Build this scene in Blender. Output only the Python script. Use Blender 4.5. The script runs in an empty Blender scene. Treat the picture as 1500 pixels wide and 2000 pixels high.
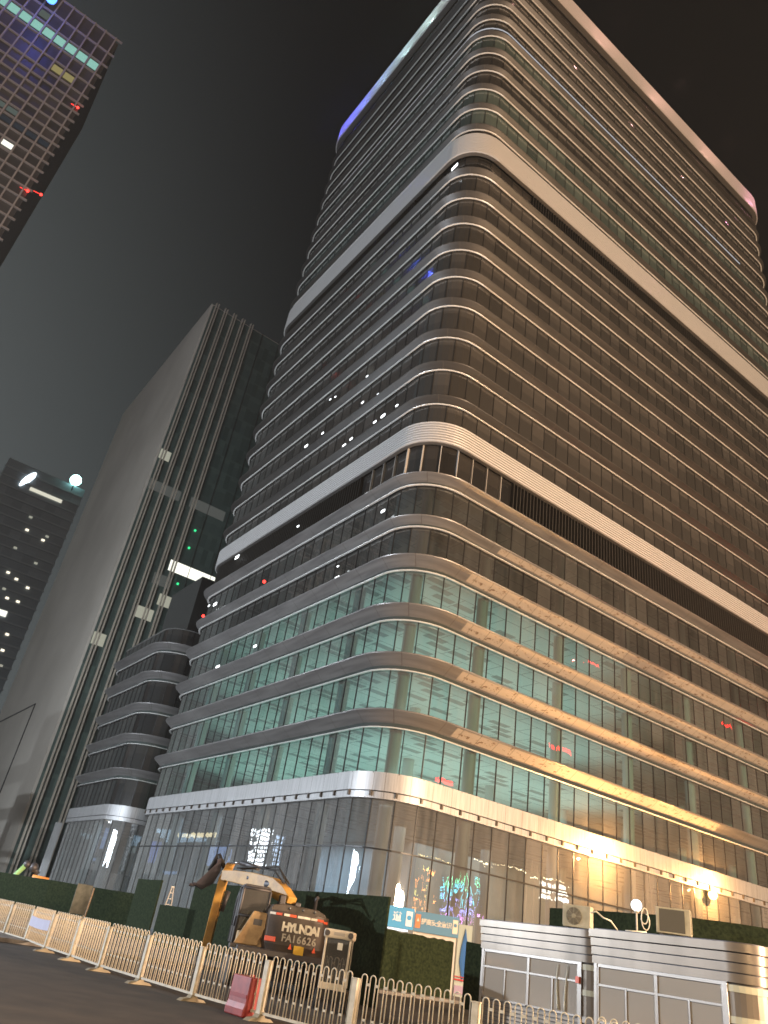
import bpy, bmesh, math, random
from mathutils import Vector, Matrix
random.seed(7)
HAZE = .00020
S = bpy.context.scene
COL = S.collection
R = math.radians

# ------------------------------------------------------------------ camera
F, PITCH, ROLL = 1448.38, R(30.2831), R(9.64974)
EYE = Vector((0, 0, 1.6))
FW = Vector((0, math.cos(PITCH), math.sin(PITCH)))
U0 = Vector((0, -math.sin(PITCH), math.cos(PITCH))); R0 = Vector((1, 0, 0))
RT = R0*math.cos(ROLL) + U0*math.sin(ROLL)
UP = -R0*math.sin(ROLL) + U0*math.cos(ROLL)
cam = bpy.data.cameras.new('camera'); camo = bpy.data.objects.new('camera', cam); COL.objects.link(camo)
cam.sensor_fit = 'HORIZONTAL'; cam.sensor_width = 36; cam.lens = 36*F/1500
cam.dof.use_dof = True; cam.dof.focus_distance = 10; cam.dof.aperture_fstop = 3.0; cam.clip_start = .1; cam.clip_end = 4000
M3 = Matrix((RT, UP, -FW)).transposed()
camo.matrix_world = Matrix.Translation(EYE) @ M3.to_4x4()
S.camera = camo
def ray(u, v): return FW + RT*((u-750)/F) - UP*((v-1000)/F)
def azel(u, v):
    d = ray(u, v); return math.atan2(d.x, d.y), math.atan2(d.z, math.hypot(d.x, d.y))
def at_dist(u, v, D):
    """point seen at photo pixel (u,v) at horizontal distance D (m)"""
    d = ray(u, v); k = D/math.hypot(d.x, d.y); return EYE + d*k
def proj(P):
    q = P-EYE; z = q.dot(FW)
    if z < .1: return None
    return (750+F*q.dot(RT)/z, 1000-F*q.dot(UP)/z)

# ------------------------------------------------------------------ world: hazy city night sky
w = bpy.data.worlds.new("World"); S.world = w; w.use_nodes = True
nt = w.node_tree; nt.nodes.clear()
def N(nt, t, **k):
    n = nt.nodes.new(t)
    for a, b in k.items(): setattr(n, a, b)
    return n
def math_(nt, op, a, b=None, clamp=False):
    n = N(nt, 'ShaderNodeMath', operation=op); n.use_clamp = clamp
    for i, v in enumerate((a, b)):
        if v is None: continue
        if isinstance(v, (int, float)): n.inputs[i].default_value = v
        else: nt.links.new(v, n.inputs[i])
    return n.outputs[0]
def dot_(nt, vec, c):
    n = N(nt, 'ShaderNodeVectorMath', operation='DOT_PRODUCT'); nt.links.new(vec, n.inputs[0]); n.inputs[1].default_value = c
    return n.outputs['Value']
def mixc(nt, f, a, b, mode='MIX'):
    n = N(nt, 'ShaderNodeMix', data_type='RGBA', blend_type=mode)
    for i, v in ((0, f), (6, a), (7, b)):
        if isinstance(v, (int, float)): n.inputs[i].default_value = v
        elif isinstance(v, (tuple, list)): n.inputs[i].default_value = (*v[:3], 1)
        else: nt.links.new(v, n.inputs[i])
    return n.outputs[2]
tc = N(nt, 'ShaderNodeTexCoord'); g = tc.outputs['Generated']
sx = N(nt, 'ShaderNodeSeparateXYZ'); nt.links.new(g, sx.inputs[0]); zz = sx.outputs[2]
f1 = math_(nt, 'ADD', math_(nt, 'MULTIPLY', sx.outputs[0], -1.15), math_(nt, 'MULTIPLY', zz, -.6), False)
f1 = math_(nt, 'ADD', f1, .45, True); f1 = math_(nt, 'POWER', f1, 1.8)
base = mixc(nt, f1, (.0028, .0030, .0031), (.122, .138, .140))
hz = math_(nt, 'SUBTRACT', 1.0, math_(nt, 'ABSOLUTE', zz), True); hz2 = math_(nt, 'POWER', hz, 1.6)
wd = math_(nt, 'POWER', math_(nt, 'MAXIMUM', dot_(nt, g, (.6, -.8, 0)), 0.0), 1.5)
cd = math_(nt, 'POWER', math_(nt, 'MAXIMUM', dot_(nt, g, (-.93, -.37, 0)), 0.0), 2.5)
wf = math_(nt, 'MULTIPLY', wd, hz2); cf = math_(nt, 'MULTIPLY', cd, hz2)
c1 = mixc(nt, 1.0, base, mixc(nt, wf, (0, 0, 0), (.34, .235, .16)), 'ADD')
c2 = mixc(nt, 1.0, c1, mixc(nt, cf, (0, 0, 0), (.125, .14, .15)), 'ADD')
bg = N(nt, 'ShaderNodeBackground'); nt.links.new(c2, bg.inputs[0]); bg.inputs[1].default_value = 1.0
wo = N(nt, 'ShaderNodeOutputWorld'); nt.links.new(bg.outputs[0], wo.inputs[0])

S.view_settings.view_transform = 'Standard'; S.view_settings.look = 'None'
S.view_settings.exposure = 0; S.view_settings.gamma = 1
S.render.engine = 'CYCLES'
S.cycles.max_bounces = 6; S.cycles.transparent_max_bounces = 12; S.cycles.diffuse_bounces = 2
S.cycles.glossy_bounces = 3; S.cycles.sample_clamp_indirect = 3; S.cycles.use_denoising = True
S.cycles.caustics_reflective = False; S.cycles.caustics_refractive = False

# ------------------------------------------------------------------ lamps of the street and the site, plus added fill lamps
def lamp(name, loc, power, col, rad=.3, kind='POINT', size=None, rot=None):
    l = bpy.data.lights.new(name, kind); l.energy = power; l.color = col
    if kind == 'AREA':
        l.shape = 'RECTANGLE'; l.size, l.size_y = size
    else: l.shadow_soft_size = rad
    o = bpy.data.objects.new(name, l); o.location = loc
    if rot: o.rotation_euler = rot
    COL.objects.link(o); return o
WARM = (1, .66, .36); WARM2 = (1, .76, .55); COOL = (.80, .89, 1.0)
lamp('warm_fill_far', (112, -72, 14), 1.45e6, (1, .71, .48), 4)  # one huge unseen lamp added to wash the right face and soffits evenly
lamp('street_light_junction', (34, 12, 12), 5.0e4, (1,.64,.40), .5)
lamp('street_light_right', (62, 22, 11), .9e5, WARM, .5)
lamp('street_light_near', (9, -4, 9), 1.15e4, (1, .73, .42), .3)
lamp('street_light_road', (-9, 8, 9), 3.2e3, (1, .70, .42), .3)
lamp('site_light_cool', (-62, 36, 15), 1.5e5, COOL, .35)
lamp('cool_fill_wing', (-60, 80, 9), 3.0e4, COOL, .2)  # unseen lamp added to lift the ledges of the low wing
lamp('cool_fill_far', (-120, 0, 16), 7e4, (.80, .88, 1.0), 6)  # unseen lamp added as cool fill on the left face

# ------------------------------------------------------------------ materials
MATS = {}
def principled(name, col, rough=.6, metal=0., spec=.5, emit=None, estr=0., **k):
    m = bpy.data.materials.new(name); m.use_nodes = True; nt = m.node_tree
    b = nt.nodes['Principled BSDF']
    b.inputs['Base Color'].default_value = (*col, 1); b.inputs['Roughness'].default_value = rough
    b.inputs['Metallic'].default_value = metal; b.inputs['Specular IOR Level'].default_value = spec
    if emit: b.inputs['Emission Color'].default_value = (*emit, 1); b.inputs['Emission Strength'].default_value = estr
    MATS[name] = m; return m
def noise_col(m, c1, c2, scale=4., detail=5, coord='Object', lo=.35, hi=.65, vec=None, bump=0., rough=None, stretch=None):
    nt = m.node_tree; b = nt.nodes['Principled BSDF']
    t = N(nt, 'ShaderNodeTexCoord'); src = t.outputs[coord]
    if stretch:
        mp = N(nt, 'ShaderNodeMapping'); mp.inputs['Scale'].default_value = stretch; nt.links.new(src, mp.inputs[0]); src = mp.outputs[0]
    n = N(nt, 'ShaderNodeTexNoise'); n.inputs['Scale'].default_value = scale; n.inputs['Detail'].default_value = detail
    nt.links.new(src, n.inputs['Vector'])
    mr = N(nt, 'ShaderNodeMapRange'); mr.inputs['From Min'].default_value = lo; mr.inputs['From Max'].default_value = hi
    nt.links.new(n.outputs['Fac'], mr.inputs['Value'])
    nt.links.new(mixc(nt, mr.outputs[0], c1, c2), b.inputs['Base Color'])
    if bump:
        bp = N(nt, 'ShaderNodeBump'); bp.inputs['Strength'].default_value = bump; bp.inputs['Distance'].default_value = .02
        nt.links.new(n.outputs['Fac'], bp.inputs['Height']); nt.links.new(bp.outputs[0], b.inputs['Normal'])
    if rough:
        r2 = N(nt, 'ShaderNodeMapRange'); r2.inputs['To Min'].default_value, r2.inputs['To Max'].default_value = rough
        nt.links.new(n.outputs['Fac'], r2.inputs['Value']); nt.links.new(r2.outputs[0], b.inputs['Roughness'])
    return m
def uv_seams(m, period, width=.03, dark=.35, off=0.0, axis=0):
    """thin dark joints every `period` metres along the UV u direction (panel joints)"""
    nt = m.node_tree; b = nt.nodes['Principled BSDF']
    uv = N(nt, 'ShaderNodeUVMap'); s = N(nt, 'ShaderNodeSeparateXYZ'); nt.links.new(uv.outputs[0], s.inputs[0])
    q = math_(nt, 'FRACT', math_(nt, 'DIVIDE', math_(nt, 'ADD', s.outputs[axis], 1000*period+off), period))
    k = math_(nt, 'LESS_THAN', q, width/period)
    inp = b.inputs['Base Color']
    src = inp.links[0].from_socket if inp.links else None
    c0 = src if src else tuple(inp.default_value)[:3]
    nt.links.new(mixc(nt, k, c0, tuple(dark*x for x in (.3, .25, .2))), inp)
    return m
M = {}
M['asphalt'] = noise_col(principled('asphalt', (.06,.055,.05), .85), (.020,.0155,.0115), (.046,.036,.027), 1.2, 8, bump=.3, lo=.3, hi=.7)
M['paving'] = noise_col(principled('paving', (.16,.15,.14), .8), (.12,.11,.10), (.2,.185,.17), 2.5, 6)
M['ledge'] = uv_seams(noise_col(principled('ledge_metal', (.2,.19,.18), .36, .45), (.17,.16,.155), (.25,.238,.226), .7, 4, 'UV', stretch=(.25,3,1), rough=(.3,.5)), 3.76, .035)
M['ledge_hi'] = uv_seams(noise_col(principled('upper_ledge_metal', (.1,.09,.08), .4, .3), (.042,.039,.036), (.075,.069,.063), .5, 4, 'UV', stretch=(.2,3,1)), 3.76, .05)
M['line'] = principled('white_trim', (.82,.80,.76), .35, .2)
M['strip'] = principled('dark_spandrel', (.045,.055,.052), .12, .0, .8)
def brushed(name, c1, c2, rough=.40, metal=.5, period=1.88):
    m = noise_col(principled(name, c1, rough, .5), tuple(x*.6 for x in c1), tuple(x*.66 for x in c2), 3, 6, 'UV', stretch=(3.0,.12,1), rough=(rough*.7, rough*1.7))
    nt = m.node_tree; b = nt.nodes['Principled BSDF']
    # slight waviness of the sheet
    uv = N(nt, 'ShaderNodeUVMap'); mp = N(nt, 'ShaderNodeMapping'); mp.inputs['Scale'].default_value = (1.1, .25, 1)
    nt.links.new(uv.outputs[0], mp.inputs[0]); n = N(nt, 'ShaderNodeTexNoise'); n.inputs['Scale'].default_value = 1.0; n.inputs['Detail'].default_value = 2
    nt.links.new(mp.outputs[0], n.inputs['Vector'])
    bp = N(nt, 'ShaderNodeBump'); bp.inputs['Strength'].default_value = .5; bp.inputs['Distance'].default_value = .05
    nt.links.new(n.outputs['Fac'], bp.inputs['Height']); nt.links.new(bp.outputs[0], b.inputs['Normal'])
    return uv_seams(m, period, .03, .5)
M['fascia'] = brushed('steel_fascia', (.60,.59,.58), (.74,.73,.72))
M['louver'] = principled('aluminium_louver', (.72,.70,.68), .42, .35)
M['louver_gap'] = principled('louver_shadow_gap', (.12,.11,.10), .6, .3)  # shade between the slats, put into a dark colour
M['crown'] = principled('crown_louver', (.66,.62,.60), .45, .3)
M['mullion'] = principled('dark_mullion', (.02,.02,.02), .4, .3)
M['pale_mullion'] = principled('pale_mullion', (.6,.57,.53), .4, .3)
M['film'] = None
fm = principled('protective_film', (.5,.42,.33), .55)
nt = fm.node_tree; b = nt.nodes['Principled BSDF']; uv = N(nt, 'ShaderNodeUVMap')
def vo(scale, st, feat='F1'):
    mp = N(nt, 'ShaderNodeMapping'); mp.inputs['Scale'].default_value = st; nt.links.new(uv.outputs[0], mp.inputs[0])
    n = N(nt, 'ShaderNodeTexNoise'); n.inputs['Scale'].default_value = scale; n.inputs['Detail'].default_value = 6; n.inputs['Roughness'].default_value = .65
    nt.links.new(mp.outputs[0], n.inputs['Vector']); return n.outputs['Fac']
patch = math_(nt, 'GREATER_THAN', vo(1.6, (1,2.2,1)), .585)
reg = math_(nt, 'GREATER_THAN', vo(.12, (1,.1,1)), .47)
tone = vo(.5, (1,.6,1))
cc = mixc(nt, tone, (.27,.23,.19), (.40,.345,.285))
nt.links.new(mixc(nt, math_(nt, 'MULTIPLY', patch, reg), cc, (.12,.07,.04)), b.inputs['Base Color'])
M['film'] = uv_seams(fm, 1.88, .05)
def glass(name, tint, dust=(.5,.48,.45), dustf=.05, refl=.06, wav=.25, period=None):
    m = bpy.data.materials.new(name); m.use_nodes = True; nt = m.node_tree; nt.nodes.clear()
    out = N(nt, 'ShaderNodeOutputMaterial'); tr = N(nt, 'ShaderNodeBsdfTransparent'); tr.inputs[0].default_value = (*tint, 1)
    gl = N(nt, 'ShaderNodeBsdfGlossy'); gl.inputs['Roughness'].default_value = .012; gl.inputs[0].default_value = (.95,.97,.96,1)
    df = N(nt, 'ShaderNodeBsdfDiffuse'); df.inputs[0].default_value = (*dust, 1)
    fr = N(nt, 'ShaderNodeFresnel'); fr.inputs[0].default_value = 1.6
    t = N(nt, 'ShaderNodeTexCoord')
    mp = N(nt, 'ShaderNodeMapping'); mp.inputs['Scale'].default_value = (.8,.8,.35); nt.links.new(t.outputs['Object'], mp.inputs[0])
    n = N(nt, 'ShaderNodeTexNoise'); n.inputs['Scale'].default_value = .9; n.inputs['Detail'].default_value = 2; nt.links.new(mp.outputs[0], n.inputs['Vector'])
    bp = N(nt, 'ShaderNodeBump'); bp.inputs['Strength'].default_value = wav; bp.inputs['Distance'].default_value = .05
    nt.links.new(n.outputs['Fac'], bp.inputs['Height']); nt.links.new(bp.outputs[0], gl.inputs['Normal'])
    f = math_(nt, 'ADD', fr.outputs[0], refl, True)
    m1 = N(nt, 'ShaderNodeMixShader'); nt.links.new(f, m1.inputs[0]); nt.links.new(tr.outputs[0], m1.inputs[1]); nt.links.new(gl.outputs[0], m1.inputs[2])
    # dust streaks
    mp2 = N(nt, 'ShaderNodeMapping'); mp2.inputs['Scale'].default_value = (1.5,1.5,.25); nt.links.new(t.outputs['Object'], mp2.inputs[0])
    n2 = N(nt, 'ShaderNodeTexNoise'); n2.inputs['Scale'].default_value = 1.1; n2.inputs['Detail'].default_value = 5; nt.links.new(mp2.outputs[0], n2.inputs['Vector'])
    at = N(nt, 'ShaderNodeAttribute'); at.attribute_name = 'rnd'
    fd = math_(nt, 'MULTIPLY', math_(nt, 'ADD', n2.outputs['Fac'], math_(nt, 'MULTIPLY', at.outputs['Fac'], .6)), dustf*1.6)
    m2 = N(nt, 'ShaderNodeMixShader'); nt.links.new(fd, m2.inputs[0]); nt.links.new(m1.outputs[0], m2.inputs[1]); nt.links.new(df.outputs[0], m2.inputs[2])
    nt.links.new(m2.outputs[0], out.inputs[0]); return m
M['glass_lit'] = glass('teal_glass', (.32,.51,.48), dustf=.08)
M['glass_ground'] = glass('ground_glass', (.42,.50,.50), dustf=.16, refl=.10, wav=.22)
M['glass_dim'] = glass('dim_glass', (.22,.26,.25), dustf=.05, refl=.05)
def dark_glass(name, c1, c2, rough=.1, spec=.6, top=(.0,.0,.0)):
    m = principled(name, c1, rough, 0, spec); nt = m.node_tree; b = nt.nodes['Principled BSDF']
    at = N(nt, 'ShaderNodeAttribute'); at.attribute_name = 'rnd'
    uv = N(nt, 'ShaderNodeUVMap'); s = N(nt, 'ShaderNodeSeparateXYZ'); nt.links.new(uv.outputs[0], s.inputs[0])
    # roller blinds: the upper part of a pane is paler, down to a height that differs by pane
    lim = math_(nt, 'MULTIPLY_ADD', at.outputs['Fac'], -.55)
    nt.nodes[-1].inputs[2].default_value = .98
    k = math_(nt, 'MULTIPLY', math_(nt, 'GREATER_THAN', s.outputs[1], lim), .55)
    c = mixc(nt, at.outputs['Fac'], c1, c2)
    nt.links.new(mixc(nt, k, c, top), b.inputs['Base Color'])
    t = N(nt, 'ShaderNodeTexCoord'); n = N(nt, 'ShaderNodeTexNoise'); n.inputs['Scale'].default_value = .35; nt.links.new(t.outputs['Object'], n.inputs['Vector'])
    bp = N(nt, 'ShaderNodeBump'); bp.inputs['Strength'].default_value = .3; bp.inputs['Distance'].default_value = .05
    nt.links.new(n.outputs['Fac'], bp.inputs['Height']); nt.links.new(bp.outputs[0], b.inputs['Normal'])
    return m
M['glass_up'] = dark_glass('upper_glass', (.036,.034,.031), (.05,.047,.043), top=(.075,.069,.062))
M['glass_dark'] = dark_glass('recess_glass', (.012,.012,.012), (.03,.028,.026), top=(.04,.036,.032))
M['glass_green'] = dark_glass('greenish_glass', (.045,.06,.055), (.09,.115,.105), top=(.09,.115,.10))
M['fin'] = principled('vertical_fin', (.045,.042,.038), .5, .3)
M['ceil'] = principled('office_ceiling', (.62,.64,.62), .8)
def ceil_mat():
    m = M['ceil']; nt = m.node_tree; b = nt.nodes['Principled BSDF']
    t = N(nt, 'ShaderNodeTexCoord'); mp = N(nt, 'ShaderNodeMapping'); mp.inputs['Rotation'].default_value = (0,0,-R(32.42)); nt.links.new(t.outputs['Object'], mp.inputs[0])
    def brick(sc, bw, rh, mort):
        bk = N(nt, 'ShaderNodeTexBrick'); nt.links.new(mp.outputs[0], bk.inputs['Vector']); bk.offset = .5
        bk.inputs['Scale'].default_value = sc; bk.inputs['Color1'].default_value = (0,0,0,1); bk.inputs['Color2'].default_value = (1,1,1,1)
        bk.inputs['Mortar'].default_value = (0,0,0,1); bk.inputs['Mortar Size'].default_value = mort; bk.inputs['Bias'].default_value = 0
        bk.inputs['Brick Width'].default_value = bw; bk.inputs['Row Height'].default_value = rh; return bk
    bk = brick(1, 2.6, 1.15, .16)
    k = math_(nt, 'GREATER_THAN', bk.outputs['Color'], .70)
    bk2 = brick(1, 5.05, 2.5, .05)
    c = mixc(nt, k, (.60,.62,.60), (.28,.295,.29))
    nt.links.new(mixc(nt, math_(nt, 'MULTIPLY', bk2.outputs['Fac'], .75), c, (.16,.17,.165)), b.inputs['Base Color'])
ceil_mat()
M['concrete'] = noise_col(principled('concrete', (.3,.29,.28), .85), (.24,.23,.22), (.36,.35,.33), .6, 6)
M['column'] = principled('column_paint', (.45,.45,.44), .6)
M['core'] = noise_col(principled('core_wall', (.35,.36,.36), .8), (.28,.29,.29), (.42,.43,.43), .3, 4)
def emit(name, col, s):
    m = bpy.data.materials.new(name); m.use_nodes = True; nt = m.node_tree; nt.nodes.clear()
    o = N(nt, 'ShaderNodeOutputMaterial'); e = N(nt, 'ShaderNodeEmission'); e.inputs[0].default_value = (*col, 1); e.inputs[1].default_value = s
    nt.links.new(e.outputs[0], o.inputs[0]); return m

# ------------------------------------------------------------------ mesh helpers
class MB:
    """collects geometry and links it as ONE mesh object"""
    def __init__(s): s.v = []; s.f = []; s.m = []; s.uv = []; s.r = []; s.sm = []
    def face(s, pts, m=0, uv=None, rnd=.5, smooth=False):
        i = len(s.v); s.v += [tuple(p) for p in pts]; s.f.append(tuple(range(i, i+len(pts)))); s.m.append(m)
        s.uv.append(uv or [(0, 0)]*len(pts)); s.r.append(rnd); s.sm.append(smooth)
    def hexa(s, P, m=0, rnd=.5):
        """P: 8 points, bottom 4 ccw then top 4"""
        for q in ((3,2,1,0),(4,5,6,7),(0,1,5,4),(1,2,6,5),(2,3,7,6),(3,0,4,7)):
            s.face([P[k] for k in q], m, None, rnd)
        return s
    def box(s, x0, x1, y0, y1, z0, z1, T=None, m=0):
        P = [Vector(p) for p in ((x0,y0,z0),(x1,y0,z0),(x1,y1,z0),(x0,y1,z0),(x0,y0,z1),(x1,y0,z1),(x1,y1,z1),(x0,y1,z1))]
        if T: P = [T @ p for p in P]
        return s.hexa(P, m)
    def tube(s, pts, r, n=8, m=0, closed=False, taper=None, cap=True):
        pts = [Vector(p) for p in pts]; rings = []
        prev = None
        for i, p in enumerate(pts):
            a = pts[i-1] if (i or closed) else p; b = pts[(i+1) % len(pts)] if (i < len(pts)-1 or closed) else p
            t = (b-a).normalized()
            if prev is None:
                u = t.orthogonal().normalized()
            else:
                u = (prev - t*prev.dot(t)).normalized()
            prev = u; w_ = t.cross(u); rr = r*(taper[i] if taper else 1)
            rings.append([p + u*math.cos(2*math.pi*k/n)*rr + w_*math.sin(2*math.pi*k/n)*rr for k in range(n)])
        m_ = len(rings)
        for i in range(m_ if closed else m_-1):
            A, B = rings[i], rings[(i+1) % m_]
            for k in range(n): s.face([A[k], A[(k+1)%n], B[(k+1)%n], B[k]], m, smooth=True)
        if cap and not closed:
            s.face(list(reversed(rings[0])), m); s.face(rings[-1], m)
        return s
    def cyl(s, c, r, z0, z1, n=20, m=0, r2=None):
        return s.tube([(c[0],c[1],z0),(c[0],c[1],z1)], r, n, m, taper=[1, (r2 or r)/r])
    def sphere(s, c, r, n=12, m=0):
        c = Vector(c)
        for i in range(n//2):
            for j in range(n):
                def P(i, j):
                    a = math.pi*i/(n//2); b = 2*math.pi*j/n
                    return c + Vector((math.sin(a)*math.cos(b), math.sin(a)*math.sin(b), math.cos(a)))*r
                s.face([P(i,j), P(i+1,j), P(i+1,j+1), P(i,j+1)], m, smooth=True)
        return s
    def prism(s, outline, axis_o, ax, ay, az, depth, m=0):
        """outline (2d) in plane ax,ay from origin, extruded by az*depth"""
        A = [axis_o + ax*x + ay*y for x, y in outline]; B = [p + az*depth for p in A]
        s.face(list(reversed(A)), m); s.face(B, m)
        for i in range(len(A)):
            j = (i+1) % len(A); s.face([A[i], A[j], B[j], B[i]], m)
        return s
    def build(s, name, mats, parent=None, loc=None, bevel=0, weld=True, **tags):
        me = bpy.data.meshes.new(name)
        o0 = Vector(loc) if loc is not None else Vector((0,0,0))
        me.from_pydata([tuple(Vector(p)-o0) for p in s.v], [], s.f)
        for x in (mats if isinstance(mats, (list, tuple)) else [mats]): me.materials.append(x)
        uvl = me.uv_layers.new(name='UVMap'); at = me.attributes.new('rnd', 'FLOAT', 'FACE')
        k = 0
        for i, p in enumerate(me.polygons):
            p.material_index = s.m[i]; p.use_smooth = s.sm[i]; at.data[i].value = s.r[i]
            for q in s.uv[i]: uvl.data[k].uv = q; k += 1
        if weld:
            bm = bmesh.new(); bm.from_mesh(me); bmesh.ops.remove_doubles(bm, verts=bm.verts, dist=.0005)
            bmesh.ops.recalc_face_normals(bm, faces=bm.faces); bm.to_mesh(me); bm.free()
        o = bpy.data.objects.new(name, me); COL.objects.link(o)
        if parent: o.parent = parent
        if loc is not None: o.location = loc
        if bevel:
            b = o.modifiers.new('b', 'BEVEL'); b.width = bevel; b.segments = 2; b.limit_method = 'ANGLE'; b.angle_limit = R(40)
        tag(o, **tags); return o
def tag(o, label=None, category=None, group=None, kind=None):
    for k, v in (('label', label), ('category', category), ('group', group), ('kind', kind)):
        if v: o[k] = v
    return o
def empty(name, loc, rz=0, **tags):
    o = bpy.data.objects.new(name, None); COL.objects.link(o); o.location = loc; o.rotation_euler = (0,0,rz)
    return tag(o, **tags)
def children(o): return [c for c in bpy.data.objects if c.parent == o]
def copy_tree(o, parent=None):
    c = o.copy(); COL.objects.link(c); c.parent = parent
    for ch in list(children(o)): copy_tree(ch, c)
    return c
def text_mesh(name, txt, mat, parent, mw, size, extrude=.004, bold=0.0, align='CENTER'):
    cu = bpy.data.curves.new(name, 'FONT'); cu.body = txt; cu.size = size; cu.extrude = extrude; cu.align_x = align; cu.align_y = 'CENTER'; cu.offset = bold
    to = bpy.data.objects.new('tmp', cu); COL.objects.link(to)
    bpy.context.view_layer.update()
    me = bpy.data.meshes.new_from_object(to.evaluated_get(bpy.context.evaluated_depsgraph_get()))
    bpy.data.objects.remove(to); me.materials.clear(); me.materials.append(mat)
    o = bpy.data.objects.new(name, me); COL.objects.link(o)
    if parent: o.parent = parent
    o.matrix_local = mw; return o

# ------------------------------------------------------------------ building grid directions
TH = R(32.42)
AX = Vector((math.cos(TH), math.sin(TH), 0))      # along the right facades, going away to the right
BX = Vector((-math.sin(TH), math.cos(TH), 0))     # along the left facades, going away to the left
CORNER = Vector((3.014, 54.917, 0))

class Plan:
    """rounded rectangle outline; u = metres along it, 0 at the middle of the near corner, + to the right"""
    def __init__(s, C, la, lb, r, seg=9):
        s.C, s.la, s.lb, s.r, s.seg = C, la, lb, r, seg
        q = math.pi*r/2; s.q = q
        s.L = 2*(la-2*r) + 2*(lb-2*r) + 4*q
        # pieces starting from u=q/2 : right straight, arc, back straight, arc, far straight, arc, left straight, arc(near)
        o = [C+AX*r+BX*r, C+AX*(la-r)+BX*r, C+AX*(la-r)+BX*(lb-r), C+AX*r+BX*(lb-r)]
        s.parts = []; u = q/2
        for k, (ln, oc) in enumerate(((la-2*r, 0), (lb-2*r, 1), (la-2*r, 2), (lb-2*r, 3))):
            d = (AX, BX, -AX, -BX)[k]; n = (-BX, AX, BX, -AX)[k]
            s.parts.append(('S', u, u+ln, o[k]+n*r, d, n)); u += ln
            s.parts.append(('A', u, u+q, o[(k+1) % 4], n, d)); u += q
        s.breaks = sorted([p[1] for p in s.parts])
    def at(s, u, off=0.):
        u = (u - s.q/2) % s.L + s.q/2
        for t, a, b, o, d, n in s.parts:
            if a-1e-9 <= u <= b+1e-9:
                if t == 'S': return o + d*(u-a) + n*off, n
                th = (u-a)/s.q*math.pi/2; nn = d*math.cos(th)+n*math.sin(th)
                return o + nn*(s.r+off), nn
        raise ValueError(u)
    def samples(s, u0, u1):
        us = {round(u0, 4), round(u1, 4)}
        for k in (-1, 0, 1):
            for t, a, b, *_ in s.parts:
                a_, b_ = a+k*s.L, b+k*s.L
                if b_ < u0 or a_ > u1: continue
                n = s.seg if t == 'A' else 1
                for i in range(n+1):
                    x = a_+(b_-a_)*i/n
                    if u0 < x < u1: us.add(round(x, 4))
        return sorted(us)
    def sweep(s, mb, prof, u0=None, u1=None, m=0, smooth=True):
        """prof: list of (off, z)"""
        if u0 is None: u0, u1 = 0, s.L
        us = s.samples(u0, u1); vl = [0]
        for (a, b), (c, d) in zip(prof, prof[1:]): vl.append(vl[-1]+math.hypot(c-a, d-b))
        P = []
        for u in us:
            row = []
            for off, z in prof:
                p, n = s.at(u, off); row.append(Vector((p.x, p.y, z)))
            P.append(row)
        for i in range(len(us)-1):
            for j in range(len(prof)-1):
                mm = m[j] if isinstance(m, list) else m
                mb.face([P[i][j], P[i+1][j], P[i+1][j+1], P[i][j+1]], mm,
                        [(us[i], vl[j]), (us[i+1], vl[j]), (us[i+1], vl[j+1]), (us[i], vl[j+1])])
        return mb
    def slab(s, mb, off, z, m=0, flip=False):
        us = s.samples(0, s.L)[:-1]
        pts = [Vector((*s.at(u, off)[0].xy, z)) for u in us]
        mb.face(pts[::-1] if flip else pts, m)
    def bar(s, mb, u, wdt, o0, o1, z0, z1, m=0):
        p, n = s.at(u, 0); t = Vector((-n.y, n.x, 0)) * (wdt/2)
        Z = Vector((0,0,1)); b = Vector((p.x, p.y, 0))
        P = [b-t+n*o0+Z*z0, b+t+n*o0+Z*z0, b+t+n*o1+Z*z0, b-t+n*o1+Z*z0]
        mb.hexa(P + [q+Z*(z1-z0) for q in P], m)
def smooth_by_angle(o, ang=35):
    me = o.data
    for p in me.polygons: p.use_smooth = True
    me.set_sharp_from_angle(angle=R(ang)) if hasattr(me, 'set_sharp_from_angle') else None

def area2d(pts):
    q = [proj(p) for p in pts]
    if any(x is None for x in q): return 0
    xs = [x[0] for x in q]; ys = [x[1] for x in q]
    if max(xs) < 0 or min(xs) > 1500 or max(ys) < 0 or min(ys) > 2000: return 0
    return abs(sum(q[i][0]*q[(i+1) % len(q)][1]-q[(i+1) % len(q)][0]*q[i][1] for i in range(len(q))))/2
def make_panes(root, mats, panes, frames=None, limit=100, fmat=None, name='window'):
    """panes: list of (list of quads, mat index, rnd, label); the largest in view become parts, the rest one part"""
    order = sorted(range(len(panes)), key=lambda i: -panes[i][4])
    big = set(order[:limit]); rest = MB(); fr = MB(); have = False
    for i, (quads, mi, rnd, uvs, ar) in enumerate(panes):
        if i in big:
            mb = MB()
            for q, uvq in zip(quads, uvs): mb.face(q, 0, uvq, rnd)
            w_ = mb.build(name, mats[mi], root, weld=False)
            if frames:
                f = MB(); frames(f, i); f.build('frame', fmat, w_)
        else:
            have = True
            for q, uvq in zip(quads, uvs): rest.face(q, mi, uvq, rnd)
            if frames: frames(fr, i)
    if have:
        rest.build(name, mats, root, weld=False, kind='stuff')
        if fr.f: fr.build('frame', fmat, root, weld=False, kind='stuff')

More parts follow.
